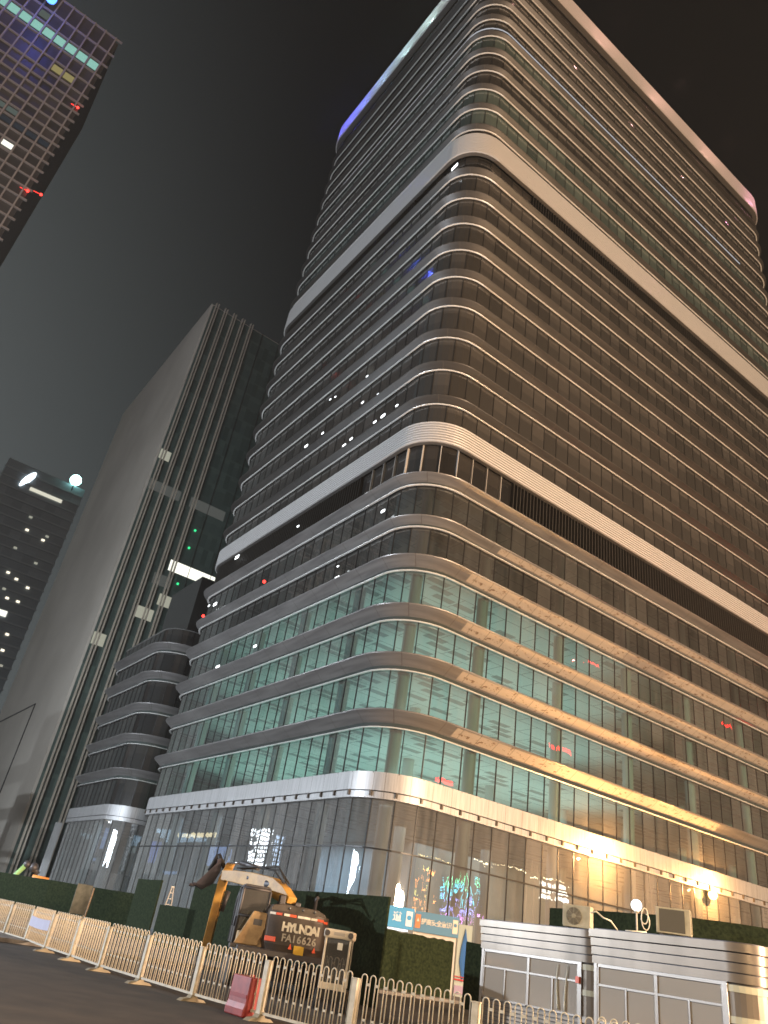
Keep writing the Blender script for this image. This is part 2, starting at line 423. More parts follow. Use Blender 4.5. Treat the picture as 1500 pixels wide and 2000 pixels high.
# ------------------------------------------------------------------ the curtain-walled office tower
def ledge(plan, root, h, tip, rise, gap, mat, film=None, u0=None, u1=None, line=.06):
    mb = MB()
    plan.sweep(mb, [(-.12, h+.05), (-.12, h+gap), (tip, h+gap+rise), (tip+.03, h+gap+rise+.07), (tip-.02, h+gap+rise+.12), (-.3, h+gap+rise+.2)],
               u0, u1, m=[0, 1, 1, 1, 1])
    o = mb.build('ledge', [M['strip'], mat], root); smooth_by_angle(o, 30)
    line *= .62; lo_ = .08 if h < 40 else .02; l = MB(); plan.sweep(l, [(-.12, h-line), (lo_, h-line), (lo_+.03, h), (lo_, h+line), (-.12, h+line)], u0, u1); l.build('trim_line', M['line'], o)
    if film:
        f = MB(); d = .012
        plan.sweep(f, [(.02, h+gap+.10-d), (tip-.06, h+gap+rise-.06-d)], *film); f.build('protective_film', M['film'], o)
    return o
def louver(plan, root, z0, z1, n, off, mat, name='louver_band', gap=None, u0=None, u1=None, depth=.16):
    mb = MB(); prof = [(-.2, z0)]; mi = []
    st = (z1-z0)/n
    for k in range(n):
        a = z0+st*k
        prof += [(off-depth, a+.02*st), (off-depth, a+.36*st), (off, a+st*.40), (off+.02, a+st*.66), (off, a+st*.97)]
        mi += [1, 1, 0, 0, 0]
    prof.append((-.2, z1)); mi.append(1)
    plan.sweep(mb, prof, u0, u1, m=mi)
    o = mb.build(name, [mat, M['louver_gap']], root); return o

def curtain_rows(plan, rows, step, u_range=None):
    """rows: (z0,z1,mat,off) -> panes"""
    n = round(plan.L/step); st = plan.L/n; panes = []; meta = []
    for (z0, z1, mi, off) in rows:
        for k in range(n):
            ua, ub = st*(k-.5), st*(k+.5)
            us = plan.samples(ua, ub); quads = []; uvs = []
            for x, y in zip(us, us[1:]):
                p, q = plan.at(x, off)[0], plan.at(y, off)[0]
                quads.append([Vector((p.x,p.y,z0)), Vector((q.x,q.y,z0)), Vector((q.x,q.y,z1)), Vector((p.x,p.y,z1))])
                uvs.append([((x-ua)/st, 0), ((y-ua)/st, 0), ((y-ua)/st, 1), ((x-ua)/st, 1)])
            _, nn = plan.at((ua+ub)/2)
            c = quads[0][0]
            ar = sum(area2d(q) for q in quads) if nn.dot(EYE-c) > 0 else 0
            panes.append((quads, mi, random.random(), uvs, ar)); meta.append((ua, z0, z1, off))
    return panes, meta

TOWER = empty('office_tower', CORNER, label='tall glass office tower with rounded corner and stacked horizontal metal ledges', category='office tower')
TW = empty('tmp', (0,0,0))
def under(root, fn):
    """build in world coordinates, then parent keeping place"""
    before = set(bpy.data.objects); fn()
    for o in set(bpy.data.objects)-before:
        if o.parent is None and o.type != 'LIGHT':
            o.parent = root; o.matrix_parent_inverse = Matrix.Translation(root.location).inverted()
PL = Plan(CORNER, 75., 48.5, 4.3)
PODIUM = [16.13, 20.7, 24.95, 29.54]
MIDL = [33.87, 38.3]
UPL = [47.76, 52.16, 56.6, 61.2, 65.68, 70.07, 74.6, 79.18, 83.71]
TOPL = [92.93, 97.6, 102.15, 106.68, 111.16, 115.7, 120.29, 124.6, 129.0, 133.2]
def tower():
    # glass rows
    rows = [(0., 5.0, 0, -.3), (5.0, 10.96, 0, -.3)]
    prev = 12.84
    for h in PODIUM: rows.append((prev, h+.3, 1, -.3)); prev = h+1.2
    for h in MIDL: rows.append((prev, h+.3, 2, -.3)); prev = h+1.2
    rows.append((prev, 43.1, 4, -.5))
    prev = 45.3
    for h in UPL: rows.append((prev, h+.2, 3, -.3)); prev = h+.75
    rows.append((prev, 87.8, 4, -.5)); prev = 91.6
    for i, h in enumerate(TOPL): rows.append((prev, h+.2, 5 if i in (1,2,5) else 3, -.3)); prev = h+.75
    rows.append((prev, 139.4, 4, -.35))
    panes, meta = curtain_rows(PL, rows, 1.88)
    def fr(mb, i):
        ua, z0, z1, off = meta[i]
        if z0 >= 34 and z0 < 43 and z1 > 43 and PL.q*-1.4 < (ua if ua < PL.L/2 else ua-PL.L) < PL.q*1.4:
            PL.bar(mb, ua, .06, off-.02, off+.24, z0, z1, 1)
        else: PL.bar(mb, ua, .075, off-.04, off+.05, z0, z1, 0)
    make_panes(None, [M['glass_ground'], M['glass_lit'], M['glass_dim'], M['glass_up'], M['glass_dark'], M['glass_green']], panes, fr, 100, [M['mullion'], M['pale_mullion']])
    # transom line on the ground floor glass
    t = MB(); PL.sweep(t, [(-.3, 7.62), (-.22, 7.62), (-.22, 7.72), (-.3, 7.72)]); t.build('transom', M['mullion'], None)
    # bright metal fascia with a slot row of brackets
    f = MB(); PL.sweep(f, [(-.32, 10.96), (.10, 10.96), (.10, 11.42), (.04, 11.42), (.04, 11.50), (.14, 11.50), (.14, 12.80), (-.32, 12.86)], m=[0,0,1,1,0,0,0])
    n = round(PL.L/1.88)
    for k in range(n): PL.bar(f, PL.L/n*(k-.5), .16, .08, .24, 11.10, 11.47, 2); PL.bar(f, PL.L/n*(k-.5), .035, .1, .155, 12.72, 12.80, 1)
    fo = f.build('steel_fascia', [M['fascia'], M['mullion'], M['ledge']], None); smooth_by_angle(fo, 30)
    QQ = PL.q/2
    for i, h in enumerate(PODIUM):
        ledge(PL, None, h, .85, .72, .38, M['ledge'], film=(QQ+1.6, PL.r+[36, 70, 70, 62][i]))
    for i, h in enumerate(MIDL): ledge(PL, None, h, .62 if i == 0 else .8, .5, .3, M['ledge'], film=(QQ+5, 70) if i == 0 else None)
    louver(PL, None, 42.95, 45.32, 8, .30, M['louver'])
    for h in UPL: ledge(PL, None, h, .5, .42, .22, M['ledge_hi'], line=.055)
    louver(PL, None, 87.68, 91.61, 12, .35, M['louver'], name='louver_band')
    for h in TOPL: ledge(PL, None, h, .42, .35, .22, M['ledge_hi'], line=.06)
    # lit strip under the upper ledges
    ls = MB(); PL.sweep(ls, [(.12, 117.25), (.2, 117.25), (.2, 117.42), (.12, 117.42)], -36, 62); ls.build('light_strip', emit('strip_light', (.9,.92,1.0), .55), None)
    # slot and crown
    tr = MB(); PL.sweep(tr, [(-.3, 136.2), (.25, 136.3), (.25, 136.45), (-.3, 136.5)]); tr.build('trim_line', M['ledge_hi'], None)
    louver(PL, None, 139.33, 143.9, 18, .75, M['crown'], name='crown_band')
    rf = MB(); PL.slab(rf, .6, 143.85); rf.build('roof', M['concrete'], None)
    # slatted screens in the two recessed storeys
    for z0, z1 in ((39.5, 42.96), (84.5, 87.7)):
        s = MB()
        for a, b in ((PL.q*1.5, PL.la-1), (-PL.lb+1, -PL.q*1.5)):
            u = a
            while u < b: PL.bar(s, u, .09, -.45, -.12, z0, z1); u += .47
        s.build('slat_screen', M['fin'], None, weld=False)
    # floors, columns, core of the see-through storeys
    sl = [(10.98, 12.6)] + [(h+.32, h+1.15) for h in PODIUM+MIDL]
    for z0, z1 in sl:
        mb = MB(); PL.slab(mb, -.42, z0, 1, True); PL.slab(mb, -.42, z1, 0); PL.sweep(mb, [(-.42, z0), (-.42, z1)], m=0)
        mb.build('floor_slab', [M['concrete'], M['ceil']], None)
    c = MB()
    c0 = CORNER + AX*16 + BX*15
    P = [c0, c0+AX*43, c0+AX*43+BX*18, c0+BX*18]
    c.hexa([Vector((p.x,p.y,0)) for p in P]+[Vector((p.x,p.y,43)) for p in P]); c.build('core_wall', M['core'], None)
    for s_, t_ in [(9.3+10.1*k, 1.3) for k in range(7)] + [(1.3, 9.3+9.6*k) for k in range(4)] + [(9.3+10.1*k, 9.3) for k in range(7)] + [(2.6, 2.6)]:
        p = CORNER + AX*s_ + BX*t_
        m = MB(); m.cyl((p.x, p.y), .5, 0, 43, 20); m.build('column', M['column'], None)
under(TOWER, tower)
bpy.data.objects.remove(TW)
# office lighting on the four lit floors (unseen area lamps added on the floors to brighten the ceilings) and the dim entrance hall
fl = [12.6] + [h+1.15 for h in PODIUM[:3]]
for i, z in enumerate(fl):
    p = CORNER + AX*16 + BX*7.6
    lamp('office_fill', (p.x, p.y, z+.06), [2300, 1750, 1500, 1150][i], (.82,1,.95), kind='AREA', size=(28, 13), rot=(math.pi, 0, TH))
    p = CORNER + AX*8.0 + BX*27
    lamp('office_fill', (p.x, p.y, z+.06), [1500, 1250, 1100, 900][i], (.74,1,.92), kind='AREA', size=(13, 24), rot=(math.pi, 0, TH))
p = CORNER + AX*14 + BX*9
lamp('hall_light', (p.x, p.y, 10.8), 2600, (.88,.95,1), kind='AREA', size=(24, 14), rot=(0,0,TH))
p = CORNER + AX*8 + BX*32
lamp('hall_light', (p.x, p.y, 10.8), 5200, (.58,.74,1), kind='AREA', size=(12, 22), rot=(0,0,TH))
# unseen lamps added to tint the roof band
def near_tower(s, t, z): p = CORNER + AX*s + BX*t; return (p.x, p.y, z)
for t_, p_, c_ in ((10, 650, (.75,.9,.85)), (17, 750, (.6,.92,.88)), (24, 750, (.52,.85,.9)), (31, 650, (.35,.6,1)), (37, 900, (.13,.2,1)), (41.5, 1100, (.09,.1,1)), (46, 900, (.09,.1,1))):
    lamp('crown_wash', near_tower(-3.6, t_, 141.5), p_*.8, c_, .03)
for s_ in (8, 24, 40, 56): lamp('crown_wash', near_tower(s_, -5, 141.5), 700, (1,.50,.42), .012)
lamp('crown_wash', near_tower(72, -5, 142), 900, (1,.35,.6), .012)
lamp('fascia_flood', near_tower(24.0, -1.9, 11.0), 7500, (1,.50,.17), .03)  # bare lamp without a fixture, added for the bright patch on the fascia
lamp('fascia_flood', near_tower(39.6, -1.5, 10.9), 6500, (1,.48,.15), .03)

# ------------------------------------------------------------------ lower rounded wing, left
WC = CORNER + BX*57.2 + AX*.2
WING = empty('low_wing', WC, label='low dark glass block with rounded ledges behind the left end of the tower', category='office block')
PW = Plan(WC, 40, 24, 4.3)
def wing():
    rows = [(0., 5.0, 0, -.3), (5.0, 10.96, 0, -.3)]; prev = 12.84
    for h in PODIUM+[33.87]: rows.append((prev, h+.3, 1, -.3)); prev = h+1.2
    rows.append((prev, 37.6, 1, -.5))
    panes, meta = curtain_rows(PW, rows, 1.88)
    make_panes(None, [M['glass_ground'], M['glass_dark']], panes, lambda mb, i: PW.bar(mb, meta[i][0], .07, meta[i][3]-.04, meta[i][3]+.05, meta[i][1], meta[i][2]), 100, M['mullion'])
    f = MB(); PW.sweep(f, [(-.32, 10.96), (.10, 10.96), (.10, 11.42), (.04, 11.42), (.04, 11.50), (.14, 11.50), (.14, 12.80), (-.32, 12.86)], m=[0,0,1,1,0,0,0])
    smooth_by_angle(f.build('steel_fascia', [M['fascia'], M['mullion']], None), 30)
    for h in PODIUM+[33.87]: ledge(PW, None, h, .85, .72, .38, M['ledge'])
    for z in (0.02, 11.2, 37.7):
        rf = MB(); PW.slab(rf, -.35, z); rf.build('floor_slab', M['concrete'], None)
    b = MB(); P = [WC+AX*3+BX*2, WC+AX*30+BX*2, WC+AX*30+BX*14, WC+AX*3+BX*14]
    b.hexa([Vector((p.x,p.y,37.7)) for p in P]+[Vector((p.x,p.y,47)) for p in P]); b.build('roof_block', M['glass_dark'], None)
    p = WC + BX*23.4 - AX*.1
    c = MB(); c.hexa([Vector((p.x+x*BX.x+y*AX.x, p.y+x*BX.y+y*AX.y, z)) for z in (0,10.9) for x, y in ((0,-.5),(0,.3),(-1,.3),(-1,-.5))]); c.build('pier', M['column'], None)
    for s_, t_ in ((8, 1.4), (1.5, 9)):
        p = WC + AX*s_ + BX*t_; m = MB(); m.cyl((p.x, p.y), .5, 0, 11, 18); m.build('column', M['column'], None)
under(WING, wing)
p = WC + AX*6 + BX*10
lamp('hall_light', (p.x, p.y, 10.8), 1200, (.7,.82,1), kind='AREA', size=(8, 14), rot=(0,0,TH))

# ------------------------------------------------------------------ grid facade helper for the distant towers
def facade(mb_panes, O, d, n, width, zs, bay, mi_fn, off=0.):
    nb = max(1, round(width/bay)); st = width/nb; out = []
    for r in range(len(zs)-1):
        for k in range(nb):
            p = O + d*(k*st) + n*off; q = O + d*((k+1)*st) + n*off
            quad = [Vector((p.x,p.y,zs[r])), Vector((q.x,q.y,zs[r])), Vector((q.x,q.y,zs[r+1])), Vector((p.x,p.y,zs[r+1]))]
            mi = mi_fn(r, k)
            mb_panes.append(([quad], mi, random.random(), [[(0,0),(1,0),(1,1),(0,1)]], area2d(quad)))
def hbox(mb, O, d, n, a0, a1, b0, b1, z0, z1, m=0):
    P = [O+d*a0+n*b0, O+d*a1+n*b0, O+d*a1+n*b1, O+d*a0+n*b1]
    mb.hexa([Vector((p.x,p.y,z0)) for p in P]+[Vector((p.x,p.y,z1)) for p in P], m)
E_WHITE = emit('lit_office_white', (1, 1, .88), 1.3); E_PALE = emit('lit_office_pale', (.85,.85,.68), .42); E_DIM = emit('lit_office_dim', (.7,.75,.7), .10)
E_TEAL = emit('lit_teal', (.42,.86,.74), .62); E_YEL = emit('lit_yellow', (.85,.72,.30), .32); E_RED = emit('red_beacon', (1,.04,.03), 5)
E_GREEN = emit('green_lamp', (.05,1,.35), 1.2)

# stone-sided tower with finned glass face
STONE = noise_col(principled('pale_stone', (.25,.235,.215), .85), (.50,.455,.39), (.60,.55,.475), .06, 5)
uvm = STONE
D2 = 150.
ca = at_dist(68, 1530, D2); BC = Vector((ca.x, ca.y, 0))
az, el = azel(406, 590); HB = 1.6 + D2*math.tan(el)
BT = empty('stone_tower', BC, label='high tower with blank pale stone side wall and dark finned glass front', category='tower')
BG = dark_glass('stone_tower_glass', (.06,.085,.074), (.09,.125,.11), top=(.10,.14,.12), rough=.2)  # colours raised to imitate the low contrast of hazy air
def stone_tower():
    depth, wid, rr = 74., 60., 9.
    w_ = MB()
    out = [(0,0),(wid,0),(wid,depth)] ; n_ = 10
    out += [(rr-rr*math.sin(t*math.pi/2/n_), depth-rr+rr*math.cos(t*math.pi/2/n_)) for t in range(n_+1)]
    w_.prism(out, BC+Vector((0,0,0)), AX, BX, Vector((0,0,1)), HB)
    w_.build('stone_wall', STONE, None)
    zs = [4.0*i for i in range(int(HB//4)+1)] + [HB-.3]
    lit = {}
    def place(u, v, mi, wpx=1):
        d = ray(u, v); t = (BC-EYE).dot(BX)/d.dot(BX); P = EYE + d*t
        return int(P.z//4), int((P-BC).dot(AX)//1.25)
    for (u0, v0, u1, v1, mi) in ((330,1102,415,1128,1),(270,1168,300,1178,2),(308,1172,330,1180,2),(172,1246,190,1248,2),(306,880,320,882,2),(275,935,345,950,3),(375,962,440,985,3),(305,1105,325,1108,3)):
        r0, k0 = place(u0, v0, mi); r1, k1 = place(u1, v1, mi)
        for k in range(k0, k1+1): lit[(r0, k)] = mi
    panes = []
    facade(panes, BC+AX*.6, AX, -BX, wid-.6, zs, 1.25, lambda r, k: lit.get((r, k), 0), .12)
    for pn in panes:
        if pn[1]:
            q = pn[0][0]; q[2].z = q[0].z+2.5; q[3].z = q[0].z+2.5
    bk = MB(); hbox(bk, BC, AX, -BX, .5, wid, .02, .08, 0, HB-.4); bk.build('glass_backing', BG, None)
    make_panes(None, [BG, E_WHITE, E_PALE, E_DIM], panes, None, 100)
    for k in range(5):
        for dx in (0, .62):
            f = MB(); hbox(f, BC, AX, -BX, 1.0+k*2.5+dx, 1.24+k*2.5+dx, .12, .75, 0, HB+.6); f.build('fin', M['finp'], None)
    for k in range(9):
        f = MB(); hbox(f, BC, AX, -BX, 15.0+k*5, 15.08+k*5, .12, .3, 0, HB); f.build('thin_fin', M['fin'], None)
    for u, v in ((380,1037),(368,1071),(346,1141)):
        d = ray(u, v); t = (BC-EYE).dot(BX)/d.dot(BX); P = EYE+d*t - BX*.35
        m = MB(); m.sphere(P, .28, 8); m.build('indicator_lamp', E_GREEN, None)
    # thin vertical and sloping joint on the stone side
    j = MB()
    def side(u, v):
        d = ray(u, v); t = (BC-EYE).dot(AX)/d.dot(AX); return EYE+d*t - AX*.06
    j.tube([side(0,1550), side(70,1375), side(0,1410)], .16, 6); j.build('wall_joint', M['mullion'], None)
M['finp'] = principled('pale_fin', (.52,.46,.37), .6)
under(BT, stone_tower)

# concrete grid tower, top left
D3 = 170.
ca = at_dist(110, 265, D3); AC = Vector((ca.x, ca.y, 0))
AT = empty('grid_tower', AC, label='tower with concrete grid facade and one row of lit teal windows, top left', category='tower')
AG = dark_glass('grid_tower_glass', (.035,.033,.034), (.07,.064,.064), top=(.08,.072,.07), rough=.5)
GRID = principled('grid_frame', (.33,.30,.29), .7)
def grid_tower():
    wid, bay = 39.6, 3.3
    zs = [226.7-3.84*i for i in range(9, 52)][::-1]
    top = [196., 200., 205.5, 211., 216.5, 222.5, 230.2]
    zs = [z for z in zs if z < 194 and z > 8]; zs += top
    O = AC - AX*wid
    nb = round(wid/bay); nz = len(zs)
    def P(u, v):
        d = ray(u, v); t = (AC-EYE).dot(BX)/d.dot(BX); q = EYE+d*t; r = max(i for i in range(nz) if zs[i] < q.z); return r, int((q-O).dot(AX)//bay)
    lit = {}
    r, k = P(122, 85)
    for kk in range(nb-9, nb): lit[(nz-4, kk)] = 1
    for u, v, mi in ((120,138,2),(134,147,2),(16,200,3),(38,214,3),(3,281,4),(16,289,4),(87,28,3),(80,365,3)): lit[P(u, v)] = mi
    for kk in range(nb-8, nb): lit.setdefault((P(60,265)[0], kk), 5)
    core = MB(); hbox(core, O, AX, -BX, -.2, wid+1.2, -38, -.5, 0, 229.5); core.build('body', AG, None)
    panes = []
    facade(panes, O, AX, -BX, wid, [z+.12 for z in zs], bay, lambda r, k: lit.get((r, k), 0), -.35)
    for i, pn in enumerate(panes):            # lit windows sit inside their cell
        if pn[1]:
            q = pn[0][0]; c = sum(q, Vector())/4; f = .62 if pn[1] == 1 else .5
            pn[0][0][:] = [c+Vector(((x-c).x*.8, (x-c).y*.8, (x-c).z*f)) - BX*.25 for x in q]
    make_panes(None, [AG, E_TEAL, E_YEL, emit('lit_dim_teal', (.5,.62,.55), .16), E_WHITE, emit('very_dim', (.3,.34,.42), .075)], panes, None, 100)
    for k in range(nb+1):
        f = MB(); hbox(f, O, AX, -BX, k*bay-.19, k*bay+.19, -.4, .45, 0, 230.4); f.build('column', GRID, None)
    for z in zs:
        f = MB(); hbox(f, O, AX, -BX, -1.2, wid+2.0, -.4, .25, z-.14, z+.14); f.build('floor_band', GRID, None)
    for u, v in ((152,210),(54,373),(80,380)):
        q = at_dist(u, v, D3-.3); m = MB(); m.sphere(q, .38, 8); m.tube([q, q-Vector((1.6,1,.2))], .06, 6); m.build('red_beacon', E_RED, None)
    q = at_dist(100, -4, D3+4-6); m = MB(); m.sphere(q, 1.6, 10); m.build('blue_lamp', emit('blue_lamp', (.08,.25,1), 4), None)
under(AT, grid_tower)
q = at_dist(100, -10, D3-8); lamp('blue_lamp_light', q, 4000, (.1,.15,1), .03)

# far tower lower left
D4 = 330.
q = at_dist(150, 950, D4); CC = Vector((q.x, q.y, 0)); HC = q.z
CT = empty('far_tower', CC, label='far hazy tower with a lit strip below its roof, left edge', category='tower')
CG = dark_glass('far_tower_glass', (.16,.19,.21), (.22,.26,.29), top=(.18,.21,.23), rough=.4)  # haze over the distance is put into these paler colours
def far_tower():
    wid = 34; O = CC - AX*(wid-4); zs = [HC-4-4.3*i for i in range(30)][::-1]
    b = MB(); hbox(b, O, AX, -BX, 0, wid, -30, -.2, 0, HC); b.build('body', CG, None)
    panes = []
    rl = random.Random(5)
    facade(panes, O, AX, -BX, wid, [z+.1 for z in zs], 4.2, lambda r, k: 0, -.1)
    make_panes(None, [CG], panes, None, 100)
    for z in zs:
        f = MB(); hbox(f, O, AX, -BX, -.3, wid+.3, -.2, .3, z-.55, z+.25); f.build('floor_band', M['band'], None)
    def on(u, v):
        d = ray(u, v); t = ((O-BX*.5)-EYE).dot(BX)/d.dot(BX); return EYE+d*t
    a, b_ = on(57, 957), on(119, 984)
    m = MB(); m.face([a, Vector((b_.x,b_.y,a.z)), Vector((b_.x,b_.y,a.z+1.7)), a+Vector((0,0,1.7))]); m.build('lit_strip', emit('far_strip', (.95,.92,.75), .8), None)
    for u, v, mi in ((53,1035,0),(84,1055,0),(16,1118,0),(32,1131,0),(54,1148,0),(14,1168,0),(35,1175,0),(4,1197,1),(14,1239,0),(5,1270,0),(92,1048,2),(60,1010,2),(30,1070,2),(8,1150,2),(70,1100,2),(2,1300,2)):
        p = on(u, v); r_ = .45 if mi != 1 else 1.2
        m = MB(); m.box(-r_*1.5, r_*1.5, -.1, .1, -r_, r_, Matrix.Translation(p) @ Matrix.Rotation(TH, 4, 'Z')); m.build('lit_window', [emit('far_win', (1,.9,.7), 1.6), E_WHITE, E_PALE][mi], None)
    # bright sail-shaped roof sign and round white lamp
    p = on(55, 936); c1 = Vector((0,0,1))
    m = MB(); m.prism([(-2.2,-4.2),(-1.4,-3.6),(1.0,-.6),(2.2,2.4),(2.1,4.4),(.6,3.6),(-1.2,.8),(-2.1,-1.8)], p, AX, c1, BX, .6); m.build('roof_sign', emit('roof_sign', (.85,.95,1), 6), None)
    p = on(148, 938); m = MB(); m.sphere(p, 2.5, 14); m.build('roof_lamp', emit('roof_lamp', (.45,1,.92), 12), None)
    m = MB(); m.tube([p-c1*2, Vector((p.x,p.y,HC-3))], .3, 6); m.build('lamp_post', M['fin'], None)
M['band'] = principled('far_band', (.26,.29,.31), .7)  # paler too, as if veiled by haze
under(CT, far_tower)

# ------------------------------------------------------------------ ground
def sheet(name, x0, x1, y0, y1, z, mat, T=None, th=None):
    m = MB(); m.box(x0, x1, y0, y1, z-(th or .5), z, T); return m.build(name, mat, None, kind='structure')
sheet('ground', -900, 900, -600, 1200, 0, M['asphalt'])
T = Matrix.Translation(CORNER) @ Matrix.Rotation(TH, 4, 'Z')
m = MB(); m.box(-26, 110, -14.0, 90, .004, .13, T); m.build('pavement', M['paving'], None, kind='structure')

# ------------------------------------------------------------------ white railing along the road
WHITE = noise_col(principled('cream_paint', (.68,.62,.50), .5), (.52,.465,.36), (.64,.58,.47), 6, 4)
BASE = principled('worn_base', (.28,.24,.17), .8)
HOOPY = [(3.05,15.4),(1.0,17.0),(-.8,18.6),(-2.45,20.4),(-4.1,22.5),(-5.6,24.4),(-7.0,26.5),(-8.4,28.5),(-9.9,31.0),(-11.3,32.8),(-12.9,35.0),(-14.4,37.2)]
HOOPY = [(7.3,11.8),(5.05,13.6)] + HOOPY
where = ['rightmost visible railing panel in front of the second kiosk', 'railing panel in front of the first kiosk', 'railing panel before the narrow gap left of the first kiosk',
 'railing panel in front of the low green hoarding', 'railing panel in front of the excavator counterweight', 'railing panel with the red barrier right behind it',
 'railing panel left of the red barrier', 'railing panel in front of the gap in the green hoarding', 'railing panel right of the bamboo pole',
 'railing panel behind which the bamboo pole stands', 'railing panel carrying the pale lilac banner', 'railing panel just left of the lilac banner', 'small far railing panel at the left edge of the picture', 'farthest railing panel of the row at the left']
def hoop_bm(L_pitch, wdt=.125, top=1.17, n=7):
    m = MB(); h = wdt/2; pts = [(-h,0,.16), (-h,0,top-h)]
    pts += [(-h*math.cos(math.pi*k/n), 0, top-h+h*math.sin(math.pi*k/n)) for k in range(1, n)] + [(h,0,top-h), (h,0,.16)]
    m.tube(pts, .0125, 6); return m
hoop_mesh = None
def railing_panel(p, q, label, group='white railing panels along the road'):
    global hoop_mesh
    p, q = Vector((*p, 0)), Vector((*q, 0)); d = q-p; L = d.length; rz = math.atan2(d.y, d.x)
    root = empty('railing_panel', p, rz, label=label, category='railing', group=group)
    b = MB(); b.box(-.068, .068, -.055, .055, .06, 1.06); b.box(-.076, .076, -.065, .065, 1.06, 1.085); po = b.build('post', WHITE, root, bevel=.008)
    f = MB(); f.prism([(-.34,0),(.34,0),(.26,.05),(.10,.07),(.06,.13),(-.06,.13),(-.10,.07),(-.26,.05)], Vector((-.09,0,0)), Vector((0,1,0)), Vector((0,0,1)), Vector((1,0,0)), .18); f.build('foot', BASE, root)
    r = MB(); r.box(.055, L-.055, -.02, .02, .12, .17); 
    n = max(1, round((L-.16)/.205)); st = (L-.16)/n
    pl = r
    for k in range(n):
        x = .08+st*(k+.5)
        if hoop_mesh is None: o = hoop_bm(0).build('hoop', WHITE, root); hoop_mesh = o.data
        else: o = bpy.data.objects.new('hoop', hoop_mesh); COL.objects.link(o); o.parent = root
        o.location = (x, 0, 0)
        if k < n-1: pl.box(x+.058, x+st-.058, -.01, .01, .985, 1.03); pl.box(x+.058, x+st-.058, -.01, .01, .42, .46)
    pl.build('rail', WHITE, root, weld=False)
    return root
for i in range(len(HOOPY)-1): railing_panel(HOOPY[i], HOOPY[i+1], where[i])
railing_panel((8.6,12.9), (6.9,14.1), 'short railing panel behind the main row, beside the second kiosk', 'back row of railing')
railing_panel((6.9,14.1), (5.1,15.4), 'short railing panel behind the main row, beside the first kiosk', 'back row of railing')
# lilac banner
p0, p1 = Vector((-9.9,31.0,0)), Vector((-8.4,28.5,0))
d = (p1-p0).normalized(); nrm = Vector((-d.y, d.x, 0)); nrm = -nrm if nrm.dot(-p0) < 0 else nrm
m = MB()
for k in range(8):
    a, b_ = k/8, (k+1)/8; L = (p1-p0).length-.2
    def bp(t, z): return p0 + d*(.1+L*t) + nrm*(.07+.012*math.sin(t*19)) + Vector((0,0,z-.03*math.sin(math.pi*t)))
    m.face([bp(a,.58), bp(b_,.58), bp(b_,.88), bp(a,.88)])
    A = [bp(a,.58), bp(b_,.58), bp(b_,.88), bp(a,.88)]; m.face([x-nrm*.006 for x in A][::-1])
m.build('banner', principled('lilac_cloth', (.50,.48,.60), .8), None, label='pale lilac cloth banner tied to the white railing', category='banner')

# ------------------------------------------------------------------ green turf hoardings
TURF = noise_col(principled('turf_covering', (.03,.05,.02), .95, spec=.1), (.011,.017,.008), (.026,.036,.016), 9, 8, bump=1.0)
WOODY = noise_col(principled('timber', (.30,.2,.12), .7), (.25,.16,.09), (.38,.27,.17), 3, 4, stretch=(1,1,8))
def hoarding(pts, label, ragged=0., group='green hoarding sections'):
    """pts: (x,y,height)"""
    root = empty('hoarding', (pts[0][0], pts[0][1], 0), label=label, category='hoarding', group=group)
    O = Vector((pts[0][0], pts[0][1], 0)); rn = random.Random(int(abs(pts[0][0])*97))
    for (x0,y0,h0), (x1,y1,h1) in zip(pts, pts[1:]):
        a, b_ = Vector((x0,y0,0)), Vector((x1,y1,0)); d = b_-a; L = d.length; d.normalize(); n = Vector((-d.y,d.x,0))
        n = -n if n.dot(-a) < 0 else n
        k = max(2, int(L/(.22 if ragged else 2.0))); m = MB(); top = []
        for i in range(k+1):
            t = i/k; P = a+d*(L*t)-O; top.append((P, h0+(h1-h0)*t + (rn.uniform(-ragged, ragged) if ragged else rn.uniform(-.02,.02))))
        for (P, z), (Q, z2) in zip(top, top[1:]):
            F_ = [P+n*.04, Q+n*.04, Q+n*.04+Vector((0,0,z2)), P+n*.04+Vector((0,0,z))]; B_ = [x-n*.08 for x in F_]
            m.face(F_); m.face(B_[::-1]); m.face([F_[3],F_[2],B_[2],B_[3]])
        m.face([top[0][0]+n*.04, top[0][0]-n*.04, top[0][0]-n*.04+Vector((0,0,top[0][1])), top[0][0]+n*.04+Vector((0,0,top[0][1]))])
        P, z = top[-1]; m.face([P+n*.04, P-n*.04, P-n*.04+Vector((0,0,z)), P+n*.04+Vector((0,0,z))])
        m.build('turf_panel', TURF, root, weld=False)
        g_ = MB()
        for i in range(0, int(L/2.4)+1):
            P = a+d*min(L-.05, i*2.4)-O-n*.08; g_.box(P.x-.04, P.x+.04, P.y-.04, P.y+.04, 0, h0-.1)
        g_.build('back_post', WOODY, root)
    return root
def hp(u, v, h):
    d = ray(u, v); k = (h-1.6)/d.z; return (EYE.x+d.x*k, EYE.y+d.y*k, h)
hoarding([hp(-60,1694,2.4), hp(100,1719,2.4), hp(268,1746,2.4)], 'long low green turf hoarding at the far left behind the railing')
A0, A1 = Vector((-11.,51.33,0)), Vector((2.4,28.26,0))
def on2(u, h=3.2):
    """point of the tall hoarding line seen at column u"""
    best = min(range(0, 2001), key=lambda k: abs((proj(Vector((*(A0+(A1-A0)*(k/2000)).xy, h))) or (1e9,0))[0]-u)); P = A0+(A1-A0)*(best/2000); return (P.x, P.y, h)
a, b_ = on2(272), on2(318); hoarding([a, b_], 'narrow tall green hoarding section left of the opening')
a, b_ = on2(314, 2.0), on2(384, 2.0); hoarding([a, b_], 'lower green hoarding section below the opening with the stepladder')
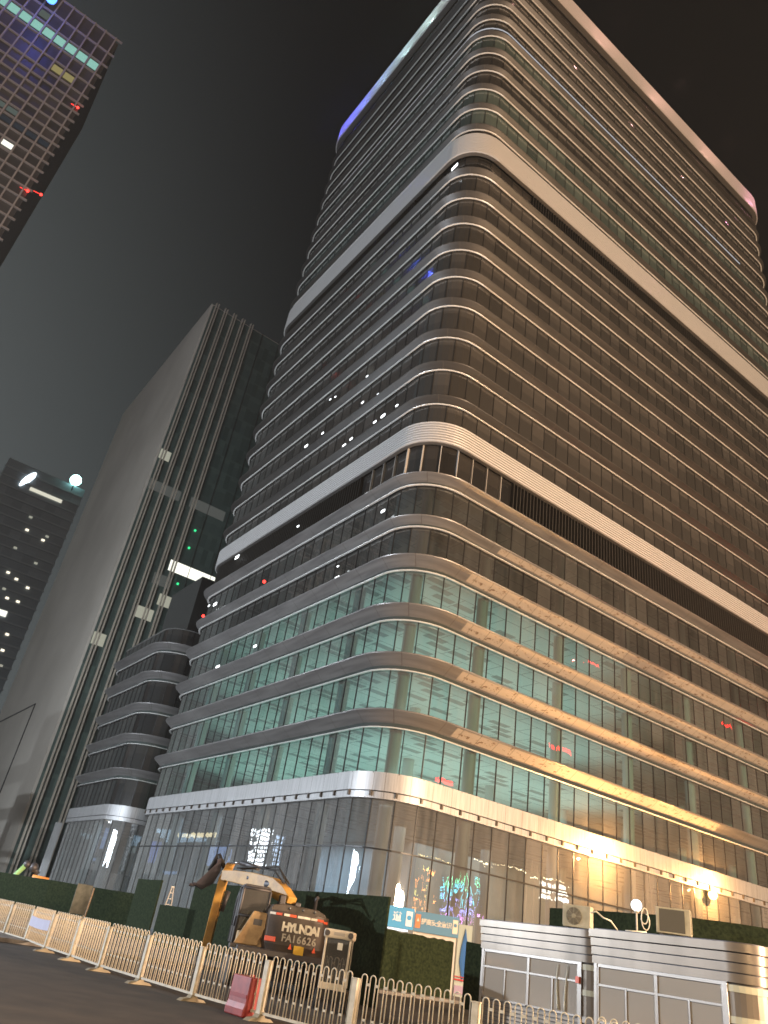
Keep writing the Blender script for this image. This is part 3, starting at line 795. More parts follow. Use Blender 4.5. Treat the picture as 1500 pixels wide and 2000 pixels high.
a, b_ = on2(384), on2(767); hoarding([a, b_], 'tallest green hoarding section directly behind the yellow excavator')
hoarding([hp(754,1815,2.5), hp(886,1839,2.5)], 'low green hoarding with ragged top below the blue banner', ragged=.035)
hoarding([hp(912,1839,2.5), hp(960,1846,2.5)], 'narrow green hoarding post section left of the first kiosk')
hoarding([hp(1075,1773,4.), hp(1160,1779,4.), hp(1330,1790,4.), hp(1560,1822,4.)], 'tall green hoarding behind the two steel kiosks')
# bamboo pole and sign leaning on the hoarding
P0, P1 = at_dist(166, 1790, 40), at_dist(184, 1735, 40.6)
P0.z = max(P0.z-1.2, .0)
m = MB(); m.tube([Vector((P0.x+.05,P0.y-.3,0)), P1], .035, 8); m.build('bamboo_pole', WOODY, None, label='thin upright bamboo pole in front of the green hoarding', category='pole')
q = at_dist(157, 1762, 42); sg = empty('notice_board', (q.x, q.y, 0), R(20), label='grey notice board leaning beside the bamboo pole', category='notice board')
m = MB(); m.box(-.36,.36,-.02,.02,1.0,2.25); m.build('board', noise_col(principled('dusty_board', (.2,.21,.17), .6), (.07,.075,.06), (.14,.145,.12), 3, 5), sg, bevel=.01)
m = MB(); m.box(-.34,-.29,-.01,.05,0,1.0); m.box(.29,.34,-.01,.05,0,1.0); m.build('leg', WHITE, sg)

# stepladder in the opening
q = on2(316); q2 = on2(330); LP = Vector(((q[0]+q2[0])/2+.35, (q[1]+q2[1])/2+.9, 0))
sl = empty('stepladder', LP, R(10), label='white aluminium stepladder standing in the hoarding opening', category='stepladder')
LADM = principled('ladder_metal', (.8,.8,.78), .4, .2, emit=(.8,.85,1), estr=.0)
for s_ in (-1, 1):
    m = MB(); m.tube([(s_*.42,-.3,0),(s_*.05,0,2.95)], .035, 6); m.tube([(s_*.42,.5,0),(s_*.05,.05,2.95)], .03, 6); m.build('side_rail', LADM, sl)
m = MB()
for k in range(9): t = .1+k*.1; m.box(-.42+.37*t, .42-.37*t, -.3+.3*t-.04, -.3+.3*t+.04, 2.95*t, 2.95*t+.03)
m.build('rungs', LADM, sl)
m = MB(); m.box(-.09,.09,-.06,.1,2.95,3.0); m.build('cap', LADM, sl)
exec_after = []
# ------------------------------------------------------------------ site gate with the blue banner
BLUE1 = principled('banner_blue', (.09,.36,.62), .6); BLUE2 = principled('banner_greyblue', (.11,.24,.34), .65)
WTXT = principled('banner_white', (.85,.85,.82), .6); CREAMT = principled('banner_cream', (.72,.62,.48), .6); ORNG = principled('banner_orange', (.62,.24,.10), .6)
GW = principled('gate_wall', (.62,.55,.46), .7)
def gp(u, v, z):
    d = ray(u, v); k = (z-1.6)/d.z; return Vector((EYE.x+d.x*k, EYE.y+d.y*k, z))
GD = 46.5
G0, G1, G2 = [at_dist(u, v, GD) for u, v in ((752,1768),(812,1773),(898,1789))]
g_az = (G2-G0); g_az.z = 0; g_rz = math.atan2(g_az.y, g_az.x); gd = g_az.normalized(); gn = Vector((gd.y, -gd.x, 0))
ztop = (G0.z+G2.z)/2; W1 = (G1-G0).xy.length; W2 = (G2-G1).xy.length
GO = Vector((G0.x, G0.y, 0)); hb = 1.02
gate = empty('site_gate', GO, g_rz, label='site gate with pale walls under the blue Chinese lettered banners', category='gate')
m = MB(); m.box(W1, W1+W2-.15, 0, .3, 2.0, ztop-hb-.01); m.build('lintel_wall', GW, gate)
m = MB(); m.box(W1+W2-.75, W1+W2-.1, -.01, .5, 0, ztop-hb-.02); m.build('side_wall', GW, gate)
m = MB(); m.box(W1+W2, W1+W2+.75, .15, .45, 0, ztop-.35); m.build('end_wall', principled('end_wall_paint', (.42,.48,.44), .7), gate)
m = MB(); m.prism([(0,-1.3),(.2,-.4),(.14,.5),(0,1.2),(-.17,.3),(-.22,-.4)], Vector((W1+W2+.4,.14,2.1)), Vector((1,0,0)), Vector((0,0,1)), Vector((0,-1,0)), .03)
m.build('blue_emblem', principled('emblem_blue', (.03,.13,.36), .5), gate)
m = MB(); m.box(W1+W2+.02, W1+W2+.74, .05, .14, .25, .62); m.build('notice', emit('pink_notice', (1,.55,.5), .8), gate)
m = MB(); m.box(W1+W2-.05, W1+W2+.8, .04, .13, .85, .92); m.box(W1+W2-.05, W1+W2+.8, .04, .13, 1.0, 1.04); m.build('red_rail', principled('red_paint', (.5,.04,.04), .4), gate)
m = MB(); m.box(-2.4, W1-.3, .02, .3, ztop-hb-.55, ztop-hb-.02); m.build('lit_panel', emit('gate_light', (.92,.97,1), 1.6), gate)
m = MB(); m.prism([(0,0),(.25,.22),(1.3,.16),(1.75,.2),(1.7,-.12),(.9,-.1),(.3,-.16)], Vector((-.25,.0,ztop-hb-.3)), Vector((1,0,0)), Vector((0,0,1)), Vector((0,-1,0)), .05); m.build('torn_cover', principled('torn_cover', (.22,.24,.24), .8), gate)
b1 = MB(); b1.box(-2.6, W1-.02, -.12, -.04, ztop-hb, ztop); bo = b1.build('blue_banner', BLUE1, gate)
b2 = MB(); b2.box(W1+.02, W1+W2, -.14, -.06, ztop-hb-.02, ztop-.06); bo2 = b2.build('grey_blue_banner', BLUE2, gate)
RX = Matrix.Rotation(math.pi/2, 4, 'X')
def put(x, z, y=-.15): return Matrix.Translation((x, y, z)) @ RX
zc = ztop-hb/2
cw1 = W1*.30
text_mesh('lettering', '道', WTXT, bo, put(W1*.44, zc, -.125), .5, bold=.008)
text_mesh('lettering', '通', WTXT, bo, put(W1*.44-.85, zc, -.125), .5, bold=.008)
m = MB(); m.box(W1-.46, W1-.12, -.135, -.125, zc-.36, zc+.36); c_ = m.build('panel', WTXT, bo)
m = MB(); m.cyl((0,0), .12, 0, .01, 20); e_ = m.build('emblem', BLUE1, c_); e_.matrix_local = Matrix.Translation((W1-.29,-.14,zc+.05)) @ RX
cs = (W2-.78)/6
for i, ch in enumerate('提高安全意识'): text_mesh('lettering', ch, CREAMT, bo2, put(W1+.39+cs*(i+.5), zc-.03, -.145), cs*1.12, bold=.004)
for x, mt in ((W1+.2, ORNG), (W1+W2-.2, CREAMT)):
    m = MB(); m.box(x-.14, x+.14, -.155, -.145, zc-.36, zc+.30); c_ = m.build('panel', mt, bo2)
    m = MB(); m.cyl((0,0), .09, 0, .01, 18) if mt is CREAMT else m.prism([(-.08,-.08),(.08,-.08),(0,.1)], Vector((0,0,0)), Vector((1,0,0)), Vector((0,1,0)), Vector((0,0,1)), .01)
    e_ = m.build('emblem', BLUE2 if mt is CREAMT else CREAMT, c_); e_.matrix_local = Matrix.Translation((x,-.16,zc+.04)) @ RX
q = GO + gd*(W1-.6) - gn*.6
lamp('gate_light', (q.x, q.y, ztop-hb-.6), 60, (.85,.95,1), .15)

# ------------------------------------------------------------------ excavator
YEL = noise_col(principled('excavator_yellow', (.62,.30,.07), .45), (.36,.19,.045), (.56,.31,.065), 2.5, 6, lo=.3, hi=.6)
YPALE = noise_col(principled('scuffed_yellow', (.70,.45,.2), .45), (.32,.2,.09), (.55,.37,.18), 3, 6)
CW = noise_col(principled('counterweight_brown', (.06,.045,.035), .42, .1), (.045,.034,.028), (.09,.07,.055), 1.8, 5)
BLK = principled('black_rubber', (.018,.017,.016), .7); STEEL = principled('dark_steel', (.09,.085,.09), .5, .5)
CHR = principled('chrome_rod', (.6,.6,.62), .2, .9)
CABG = glass('cab_glass', (.35,.38,.38), dustf=.08, refl=.12)
LETT = principled('pale_lettering', (.72,.70,.60), .5); LET2 = principled('grey_lettering', (.38,.36,.31), .6)
az, _ = azel(551, 1825); D5 = 28.
EO = Vector((math.sin(az)*D5, math.cos(az)*D5, 0))
rz = -az + R(8)
ex = empty('excavator', EO, rz, label='yellow excavator seen from behind with brown counterweight and raised arm', category='excavator')
def eb(name, mat, fn, parent=None, bevel=0, **k):
    m = MB(); fn(m); return m.build(name, mat, parent or ex, bevel=bevel, **k)
X, Y, Z = Vector((1,0,0)), Vector((0,1,0)), Vector((0,0,1))
for s_ in (-1, 1):
    x0 = s_*1.22
    def tr(m, x0=x0):
        o = [(-1.75,.35),(-1.62,.12),(-1.4,.0),(1.4,.0),(1.62,.12),(1.75,.35),(1.62,.62),(1.4,.78),(-1.4,.78),(-1.62,.62)]
        m.prism(o, Vector((x0-.29,1.1,0)), Y, Z, X, .58)
        for k in range(16): m.box(x0-.3, x0+.3, 1.1-1.4+k*.18, 1.1-1.4+k*.18+.06, -.0, .02+.0); m.box(x0-.3, x0+.3, 1.1-1.4+k*.18, 1.1-1.4+k*.18+.06, .78, .81)
    eb('track', BLK, tr)
eb('undercarriage', STEEL, lambda m: (m.box(-1,1,.5,1.8,.25,.72), m.cyl((0,1.15), .6, .7, .95, 24)))
eb('turntable_frame', STEEL, lambda m: m.box(-1.42,1.42,-.75,2.75,.93,1.12), bevel=.03)
def cwt(m):
    o = [(-.62,.10),(-.55,-.35),(-.2,-.62),(.5,-.72),(1.15,-.62),(1.42,-.36),(1.5,.10)]
    o3 = [Vector((x,y,0)) for x, y in o]
    for z0, z1, s0, s1 in ((1.08,1.3,.93,1.),(1.3,2.05,1.,1.),(2.05,2.24,1.,.95)):
        A = [Vector((.44+(p.x-.44)*s0, p.y*s0, z0)) for p in o3]; B = [Vector((.44+(p.x-.44)*s1, p.y*s1, z1)) for p in o3]
        for i in range(len(A)-1): m.face([A[i],A[i+1],B[i+1],B[i]], smooth=True)
        m.face([A[-1],A[0],B[0],B[-1]]); m.face(A[::-1]); m.face(B)
cw = eb('counterweight', CW, cwt); smooth_by_angle(cw, 40)
hd = eb('engine_hood', CW, lambda m: m.prism([(-.55,0),(1.42,0),(1.3,.14),(1.05,.24),(-.1,.27),(-.45,.2)], Vector((0,.0,2.2)), X, Z, Y, 1.9), bevel=.03)
eb('exhaust_pipe', STEEL, lambda m: m.tube([(1.1,1.0,2.35),(1.1,1.0,2.78),(1.13,.9,2.85)], .06, 10))
for x in (.1,.55,.95): eb('hood_bolt', CHR, lambda m, x=x: m.sphere((x,-.02,2.36), .045, 8), hd)
def on_cw(x, z, d=.012):
    # tangent placement on the rear of the counterweight
    prof = [(-.62,.10),(-.55,-.35),(-.2,-.62),(.5,-.72),(1.15,-.62),(1.42,-.36),(1.5,.10)]
    for (x0,y0),(x1,y1) in zip(prof, prof[1:]):
        if x0 <= x <= x1:
            t = (x-x0)/(x1-x0); y = y0+(y1-y0)*t; a = math.atan2(y1-y0, x1-x0)
            return Matrix.Translation((x, y-d, z)) @ Matrix.Rotation(a, 4, 'Z') @ RX
    return Matrix.Translation((x,-.7,z)) @ RX
for i, ch in enumerate('HYUNDAI'): text_mesh('lettering', ch, LETT, cw, on_cw(-.02+i*.185 + (0 if i < 6 else -.04), 1.80), .34, bold=.018)
for i, ch in enumerate('FA16626'): text_mesh('number_lettering', ch, LET2, cw, on_cw(-.03+i*.165, 1.50), .29, bold=.008)
RW = principled('reflector_white', (.8,.78,.7), .4); RR = principled('reflector_red', (.75,.12,.05), .4, emit=(1,.1,.03), estr=.12)  # red reflectors glow faintly, standing in for light thrown back
for i, (x, mt) in enumerate(((-.47,RW),(-.28,RR),(-.02,RW),(.16,RR),(.42,RW),(.62,RW),(.86,RW),(1.08,RR),(1.27,RR))):
    m = MB(); m.box(-.12,.10,-.035,.035,0,.006); o = m.build('reflective_strip', mt, cw); o.matrix_local = on_cw(x, 2.14 if abs(x) < 1.2 else 2.1)
m = MB(); m.box(-.2,.2,-.07,.07,0,.04); o = m.build('tail_light', RR, cw, bevel=.02); o.matrix_local = on_cw(-.42, 1.42)
m = MB(); m.box(-.16,.16,-.12,.12,0,.02); o = m.build('yellow_plate', principled('plate_yellow', (.75,.48,.05), .5), cw); o.matrix_local = on_cw(.5, 1.22, .02)
for x in (.22, 1.0):
    m = MB(); m.prism([(-.06,-.06),(.06,-.06),(0,.1)], Vector((0,0,0)), X, Y, Z, .01); o = m.build('warning_mark', RR, cw); o.matrix_local = on_cw(x, 1.28, .02)
# side box and cab on the left
sp = eb('side_panel', YPALE, lambda m: (m.prism([(-1.5,1.14),(-.74,1.14),(-.46,2.1),(-1.05,2.12)], Vector((0,.0,0)), X, Z, Y, .10), m.box(-1.4,-.55,.1,.8,1.12,1.5)), bevel=.03)
m = MB(); m.box(-1.0,-.72,-.012,-.002,1.72,1.9); m.build('vent', STEEL, sp)
cb = eb('cab_frame', STEEL, lambda m: [m.tube(p, .045, 6) for p in (
    [(-1.45,.85,1.1),(-1.45,.85,2.72),(-1.4,.9,2.82),(-1.4,2.4,2.82),(-1.45,2.55,2.5),(-1.45,2.65,1.1)],
    [(-.52,.85,1.1),(-.52,.85,2.72),(-.55,.9,2.82),(-.55,2.4,2.82),(-.52,2.55,2.5),(-.52,2.65,1.1)],
    [(-1.42,.87,2.78),(-.54,.87,2.78)], [(-1.42,2.45,2.78),(-.54,2.45,2.78)], [(-1.45,1.7,1.1),(-1.45,1.7,2.8)], [(-1.45,.85,1.95),(-.52,.85,1.95)])])
eb('cab_roof', STEEL, lambda m: m.box(-1.42,-.55,.9,2.42,2.82,2.9), bevel=.03)
eb('cab_glass', CABG, lambda m: (m.box(-1.44,-.54,.86,.88,1.52,2.74), m.box(-1.46,-1.44,.9,1.66,1.9,2.74), m.box(-1.46,-1.44,1.74,2.5,1.2,2.74), m.box(-.53,-.51,.9,2.5,1.6,2.74), m.box(-1.42,-.55,2.56,2.58,1.3,2.6)))
eb('cab_body', CW, lambda m: (m.box(-1.45,-.53,.84,.9,1.12,1.5), m.box(-1.47,-1.43,.9,2.6,1.12,1.6)))
eb('seat', BLK, lambda m: (m.box(-1.25,-.75,1.3,1.75,1.3,1.6), m.box(-1.25,-.75,1.25,1.38,1.55,2.25)), bevel=.04)
eb('catwalk_rail', STEEL, lambda m: m.box(-1.62,-.6,-.28,-.2,1.02,1.14))
m = MB(); m.box(-1.45,-1.0,-.31,-.285,.95,1.05); m.build('pale_step', principled('pale_step', (.45,.62,.55), .5), ex)
# boom: a banana-shaped box section leaning forward and to the left
def limb(m, pts, w0, hts):
    """pts: centre points (vectors); box section of width w0 and given heights"""
    side = (pts[-1]-pts[0]).cross(Z if abs((pts[-1]-pts[0]).normalized().z) < .9 else Vector((.25,1,0))).normalized()*(w0/2); rows = []
    for i, p in enumerate(pts):
        t = (pts[min(i+1,len(pts)-1)]-pts[max(i-1,0)]).normalized(); up = side.normalized().cross(t)*(hts[i]/2)
        rows.append([p-side-up, p+side-up, p+side+up, p-side+up])
    for A, B in zip(rows, rows[1:]):
        for k in range(4): m.face([A[k],A[(k+1)%4],B[(k+1)%4],B[k]])
    m.face(rows[0][::-1]); m.face(rows[-1])
Bp = [Vector(p) for p in ((.28,1.1,2.62),(.02,1.5,2.78),(-.3,2.1,3.0),(-.9,3.1,3.14),(-1.5,4.1,3.2),(-1.95,4.8,3.2))]
bm_ = eb('boom', YEL, lambda m: limb(m, Bp, .38, (.2,.5,.56,.48,.42,.34)), bevel=.02)
eb('boom_bracket', STEEL, lambda m: (m.box(-.15,.05,1.0,1.8,1.1,2.75), m.box(.4,.6,1.0,1.8,1.1,2.6)), bevel=.03)
eb('boom_pin', STEEL, lambda m: m.tube([Bp[2]+Vector((-.3,.2,.05)), Bp[2]+Vector((.35,-.28,.05))], .13, 12), bm_)
eb('boom_pin', STEEL, lambda m: m.tube([Bp[3]+Vector((-.3,.2,.05)), Bp[3]+Vector((.3,-.25,.05))], .08, 10), bm_)
eb('hose', BLK, lambda m: [m.tube([Bp[1]+Vector((dx,0,.35)), Bp[2]+Vector((dx,0,.5+dz)), Bp[3]+Vector((dx,0,.45)), Bp[4]+Vector((dx,0,.3))], .028, 6) for dx, dz in ((-.1,.0),(.02,.16),(.12,.05))], bm_)
Sp = [Bp[5]+Vector((.12,-.1,.45)), Bp[5]+Vector((-.02,.05,-.1)), Bp[5]+Vector((-.06,.1,-1.3)), Bp[5]+Vector((-.08,.12,-2.5))]
st_ = eb('stick', YEL, lambda m: limb(m, [Sp[0],Sp[1],Sp[2],Sp[3]], .30, (.24,.4,.34,.24)), bevel=.015)
eb('hydraulic_cylinder', STEEL, lambda m: m.tube([Bp[3]+Vector((0,0,.42)), Bp[4]+Vector((0,0,.5))], .09, 10), bm_)
eb('cylinder_rod', CHR, lambda m: m.tube([Bp[4]+Vector((0,0,.5)), Sp[0]], .045, 8), bm_)
eb('hydraulic_cylinder', STEEL, lambda m: m.tube([Sp[1]+Vector((.3,-.12,-.4)), Sp[2]+Vector((.24,-.1,.1))], .08, 10), st_)
eb('linkage', BLK, lambda m: (m.tube([Bp[5]+Vector((-.1,.1,.3)), Bp[5]+Vector((-.4,.35,.7))], .09, 8), m.tube([Bp[5]+Vector((-.4,.35,.7)), Bp[5]+Vector((-.6,.5,.1))], .1, 8)), st_)
def bucket(m):
    c = Bp[5]+Vector((-.62,.5,.02)); o = [(.35,.55),(.42,.1),(.25,-.35),(-.1,-.6),(-.45,-.5),(-.5,-.42),(-.1,-.48),(.12,-.28),(.26,.1),(.2,.5)]
    m.prism(o, c+Vector((-.0,.5,0)), X, Z, Vector((0,-1,0)), 1.0)
    m.prism([(.35,.55),(.42,.1),(.25,-.35),(-.1,-.6),(-.45,-.5)], c+Vector((0,.5,0)), X, Z, Vector((0,-1,0)), .03)
    m.prism([(.35,.55),(.42,.1),(.25,-.35),(-.1,-.6),(-.45,-.5)], c+Vector((0,-.47,0)), X, Z, Vector((0,-1,0)), .03)
    for k in range(5): m.box(c.x-.62, c.x-.42, c.y-.45+k*.21, c.y-.36+k*.21, c.z-.55, c.z-.47)
eb('bucket', principled('bucket_steel', (.05,.045,.06), .55, .5), bucket)

# ------------------------------------------------------------------ small white-framed cart cab right of the excavator
az, _ = azel(659, 1850); D6 = 23.8
co = empty('service_cart', (math.sin(az)*D6, math.cos(az)*D6, 0), -az-R(4), label='small white-framed cab of a service cart parked right of the excavator', category='cart')
WF = principled('cart_white', (.66,.60,.50), .45)
def cbx(name, mat, boxes, parent=None, bevel=.012):
    m = MB()
    for b_ in boxes: m.box(*b_)
    return m.build(name, mat, parent or co, bevel=bevel)
fr = cbx('cab_frame', WF, [(-.37,-.31,0,.06,.55,1.75),(.31,.37,0,.06,.55,1.75),(-.37,.37,0,.07,.50,.66),(-.37,-.31,1.1,1.16,.55,1.75),(.31,.37,1.1,1.16,.55,1.75)])
hdr = cbx('header', WF, [(-.42,.42,-.05,1.2,1.70,1.93)], bevel=.05)
for s_ in (-1,1):
    m = MB(); m.cyl((0,0), .075, 0, .03, 16); o = m.build('round_lamp', STEEL, hdr); o.matrix_local = Matrix.Translation((s_*.33,-.05,1.82)) @ RX
m = MB(); m.box(-.14,.16,-.062,-.052,1.785,1.86); m.build('name_plate', principled('plate_grey', (.42,.4,.37), .5), hdr)
cbx('cab_glass', CABG, [(-.31,.31,.02,.03,.66,1.7),(-.35,-.34,.08,1.1,.7,1.7),(.34,.35,.08,1.1,.7,1.7)], bevel=0)
cbx('interior', BLK, [(-.3,.3,.3,.95,.3,.95),(-.3,.3,.9,1.0,.9,1.6)])
cbx('sticker', WTXT, [(0,.14,-.0,.015,1.45,1.62)], bevel=0)
cbx('chassis', BLK, [(-.4,.4,.05,1.9,.28,.48)])
for x, y in ((-.38,.4),(.38,.4),(0,1.75)):
    m = MB(); m.tube([(x-.06,y,.24),(x+.06,y,.24)], .24, 18); wh = m.build('wheel', BLK, co); m = MB(); m.tube([(x-.065,y,.24),(x+.065,y,.24)], .12, 14); m.build('rim', STEEL, wh)

# ------------------------------------------------------------------ red water-filled barrier
az, _ = azel(477, 1960); D7 = 19.15
rb = empty('plastic_barrier', (math.sin(az)*D7, math.cos(az)*D7, 0), R(-52), label='red plastic barrier block standing right behind the white railing', category='barrier')
RED = noise_col(principled('red_plastic', (.55,.05,.035), .45), (.2,.014,.013), (.31,.032,.024), 5, 4)
m = MB()
m.prism([(-.24,0),(.24,0),(.24,.14),(.2,.24),(.18,.72),(-.18,.72),(-.2,.24),(-.24,.14)], Vector((-.36,0,0)), Y, Z, X, .72); m.build('shell', RED, rb, bevel=.025)
m = MB(); m.cyl((.1,0), .05, .72, .76, 14); m.build('cap', RED, rb)
m = MB(); m.box(-.32,.32,-.205,-.18,.33,.4); m.build('groove', principled('dark_red', (.25,.02,.02), .5), rb)

# ------------------------------------------------------------------ steel kiosks
SS = noise_col(principled('stainless_panel', (.2,.19,.18), .3, .45), (.20,.165,.13), (.28,.235,.19), 1.2, 4, stretch=(1,1,.15), rough=(.22,.4))
SSF = principled('bright_frame', (.46,.42,.38), .25, .6)
PANEL = noise_col(principled('kiosk_panel', (.30,.29,.30), .45, .3), (.14,.125,.112), (.18,.165,.15), 1.5, 4)
KG = principled('kiosk_glass', (.37,.325,.275), .12, .1, .8)
def kiosk(loc, L, W, Hh, label, doors, curtain=False):
    """front long side along -BX; local x = along -BX, local y = AX (away)"""
    rz = math.atan2(-BX.y, -BX.x)
    k = empty('kiosk', loc, rz, label=label, category='kiosk', group='stainless steel kiosks')
    r = .55
    # local: x 0..L along the front; y 0..-? ; outward normal of the front is -AX
    sgn = 1 if Vector((math.cos(rz+math.pi/2), math.sin(rz+math.pi/2),0)).dot(AX) > 0 else -1
    def outline(o, x0=0, n=8):
        pts = [(x0-o, -o*1), (L-r, -o)]
        pts += [(L-r+(r+o)*math.sin(a), r-(r+o)*math.cos(a)) for a in [math.pi/2*i/n for i in range(1, n)]]
        pts += [(L+o, r), (L+o, W+o), (x0-o, W+o)]
        return [(x, y*sgn) for x, y in pts]
    def ext(name, mat, o, z0, z1, x0=0, **kw):
        m = MB(); q = outline(o, x0); q = q if sgn > 0 else q[::-1]
        m.prism(q, Vector((0,0,z0)), X, Y, Z, z1-z0); ob = m.build(name, mat, k, **kw); smooth_by_angle(ob, 30); return ob
    ext('body', PANEL, -.03, .05, Hh-.7)
    ext('plinth', SS, .0, 0, .12)
    rf = None
    for i in range(4):
        z = Hh-.72+i*.18
        rb_ = ext('roof_band', SS, .05+.02*(i == 3)+.012*i, z, z+.155)
        ext('groove', STEEL, .02, z+.155, z+.18)
    def fb(name, mat, x0, x1, z0, z1, p0=0., p1=.03, parent=None):
        m = MB(); m.box(x0, x1, min(-p1*sgn, -p0*sgn), max(-p1*sgn, -p0*sgn), z0, z1); return m.build(name, mat, parent or k, bevel=.004)
    H2 = Hh-.72
    fb('corner_post', SSF, 0., .09, .1, H2, -.02, .05); fb('corner_post', SSF, L-r-.10, L-r, .1, H2, -.02, .05)
    fb('frame_rail', SSF, .09, L-r-.1, H2-.07, H2, -.02, .035)
    x = .09; wd = (L-r-.19)/2
    for i in range(2):
        x0 = .09+wd*i; x1 = x0+wd
        wn = fb('window', KG, x0+.04, x1-.04, .95, H2-.08, -.02, .012)
        for xx in (x0+.02, (x0+x1)/2, x1-.02): fb('frame', SSF, xx-.022, xx+.022, .95, H2-.42 if xx == (x0+x1)/2 else H2-.07, -.0, .04, wn)
        for zz in (.95, H2-.42): fb('frame', SSF, x0+.04, x1-.04, zz-.025, zz+.025, -.0, .038, wn)
        if curtain and i == 1:
            for xo, ph in ((.62,0),(.78,1.1)):
                m = MB(); pts = [(x0+wd*xo+.05*math.sin(ph+z*3), -.045*sgn, z) for z in [1.0+.12*j for j in range(9)]]
                m.tube(pts, .012, 5, taper=[2.6-.2*j for j in range(9)]); m.build('cable', principled('pale_cable', (.62,.64,.6), .6), wn)
    for j in range(9): fb('siding_slat', SS, .1, L-r-.1, .14+j*.085, .20+j*.085, -.0, .02)
    # curved corner and end: bands, window, door frame
    def curve_band(name, mat, z0, z1, o, a0=0, a1=math.pi/2, parent=None, n=8):
        m = MB(); A = []
        for i in range(n+1):
            a = a0+(a1-a0)*i/n; A.append([(L-r+(r+q)*math.sin(a), (r-(r+q)*math.cos(a))*sgn) for q in (-.03, o)])
        for i in range(n):
            (i0,o0),(i1,o1) = A[i], A[i+1]
            P = [Vector((*o0,z0)),Vector((*o1,z0)),Vector((*i1,z0)),Vector((*i0,z0)),Vector((*o0,z1)),Vector((*o1,z1)),Vector((*i1,z1)),Vector((*i0,z1))]
            m.hexa(P)
        ob = m.build(name, mat, parent or k); smooth_by_angle(ob, 30); return ob
    cg = curve_band('curved_window', SS, .95, H2-.1, .0)
    for zz in (H2-.10, 1.45, .9): curve_band('curved_rail', principled('cream_rail', (.55,.52,.38), .4) if zz != .9 else SSF, zz-.06, zz+.06, .025)
    def eb2(name, mat, y0, y1, z0, z1, p1=.03, parent=None):
        m = MB(); m.box(L-.02, L+p1, min(y0*sgn,y1*sgn), max(y0*sgn,y1*sgn), z0, z1); return m.build(name, mat, parent or k, bevel=.004)
    dr = eb2('door', principled('door_panel', (.22,.2,.19), .4, .3), r+.15, r+.95, .12, H2-.12, .012)
    for y0, y1 in ((r+.08,r+.15),(r+.95,r+1.02)): eb2('frame', SSF, y0, y1, .12, H2-.05, .04, dr)
    eb2('frame', SSF, r+.15, r+.95, H2-.12, H2-.05, .04, dr); eb2('frame', SSF, r+.15, r+.95, H2-.5, H2-.45, .04, dr)
    eb2('handle', SSF, r+.22, r+.26, 1.0, 1.3, .07, dr)
    return k, sgn
K1 = Vector((4.79, 23.77, 0)); k1, sg = kiosk(K1, 4.05, 2.6, 2.8, 'steel kiosk with cables down its window, left one of the two at bottom right', 1, True)
K2 = Vector((6.62, 19.75, 0)); k2, sg = kiosk(K2, 3.85, 2.9, 2.8, 'steel kiosk with plain grey panes and curved right corner, nearer one at bottom right', 1)
# yellow-red box on the post of kiosk one, lamp tube on its left edge
kx = K1 - BX*3.42 - AX*.06
m = MB(); m.box(-.05,.09,-.05,.05,1.62,1.76, Matrix.Translation((kx.x,kx.y,0)) @ Matrix.Rotation(TH,4,'Z')); m.build('alarm_box', RR, None, label='small red and yellow alarm box on the post of the left kiosk', category='alarm box')
# air conditioners on the roofs
ACW = noise_col(principled('ac_casing', (.62,.57,.42), .5), (.36,.32,.22), (.48,.43,.31), 4, 4); ACD = principled('ac_grille_dark', (.09,.08,.06), .6)
def ac_unit(loc, rz, label, back=False):
    a = empty('air_conditioner', (loc[0], loc[1], loc[2]-.012), rz, label=label, category='air conditioner', group='air conditioner units on kiosk roofs')
    m = MB(); m.box(-.42,.42,-.16,.16,.06,.66); m.build('casing', ACW, a, bevel=.015)
    for x in (-.3,.3):
        m = MB(); m.box(x-.04,x+.04,-.2,.2,0,.06); m.build('foot', STEEL, a)
    if not back:
        m = MB(); m.tube([(-.08,-.162,.36),(-.08,-.172,.36)], .235, 28); m.build('fan_opening', ACD, a)
        m = MB()
        for k in range(1, 7): m.tube([(-.08+.036*k*math.cos(t), -.18, .36+.036*k*math.sin(t)) for t in [2*math.pi*i/20 for i in range(20)]], .005, 4, closed=True)
        for i in range(8): t = math.pi*i/4; m.tube([(-.08,-.18,.36),(-.08+.235*math.cos(t),-.18,.36+.235*math.sin(t))], .005, 4)
        m.build('fan_grille', ACW, a)
        m = MB(); m.tube([(-.08,-.166,.36),(-.08,-.18,.36)], .06, 12); m.build('fan_hub', ACW, a)
    else:
        m = MB(); m.box(-.34,.28,-.166,-.158,.1,.62); m.build('coil', ACD, a)
    sx_ = -1 if not back else 1
    m = MB(); m.box(sx_*.421-.004, sx_*.421+.004, -.13,.13,.1,.62); m.build('side_coil', ACD, a)
    m = MB()
    for k in range(7): m.box(sx_*.43-.004, sx_*.43+.004, -.14,.14,.1+k*.086,.115+k*.086)
    for k in range(3): m.box(sx_*.43-.004, sx_*.43+.004, -.14+k*.13,-.12+k*.13,.1,.62)
    m.build('side_grille', ACW, a); a.scale = (.86,)*3; return a
q = hp(1128, 1814, 2.8); ac_unit((q[0]+.12, q[1]+.35, 2.8), R(-35), 'cream air conditioner with round fan on the left kiosk roof')
q = hp(1318, 1826, 2.8); ac_unit((q[0]+.25, q[1]+.6, 2.8), R(-28), 'cream air conditioner showing its dark coil side on the right kiosk roof', True)
PC = principled('white_hose', (.72,.68,.55), .6)
q0 = Vector(hp(1158, 1805, 2.85)); q1 = Vector(hp(1212, 1820, 2.9))
m = MB(); m.tube([q0+Vector((.05,.3,.25)), q0+Vector((.18,.3,.3)), q0+Vector((.32,.2,.18)), q0+Vector((.48,.15,.14)), q1+Vector((0,.1,-.02))], .02, 6)
m.build('hose', PC, None, label='white hose running from the left air conditioner to the right kiosk roof', category='hose')
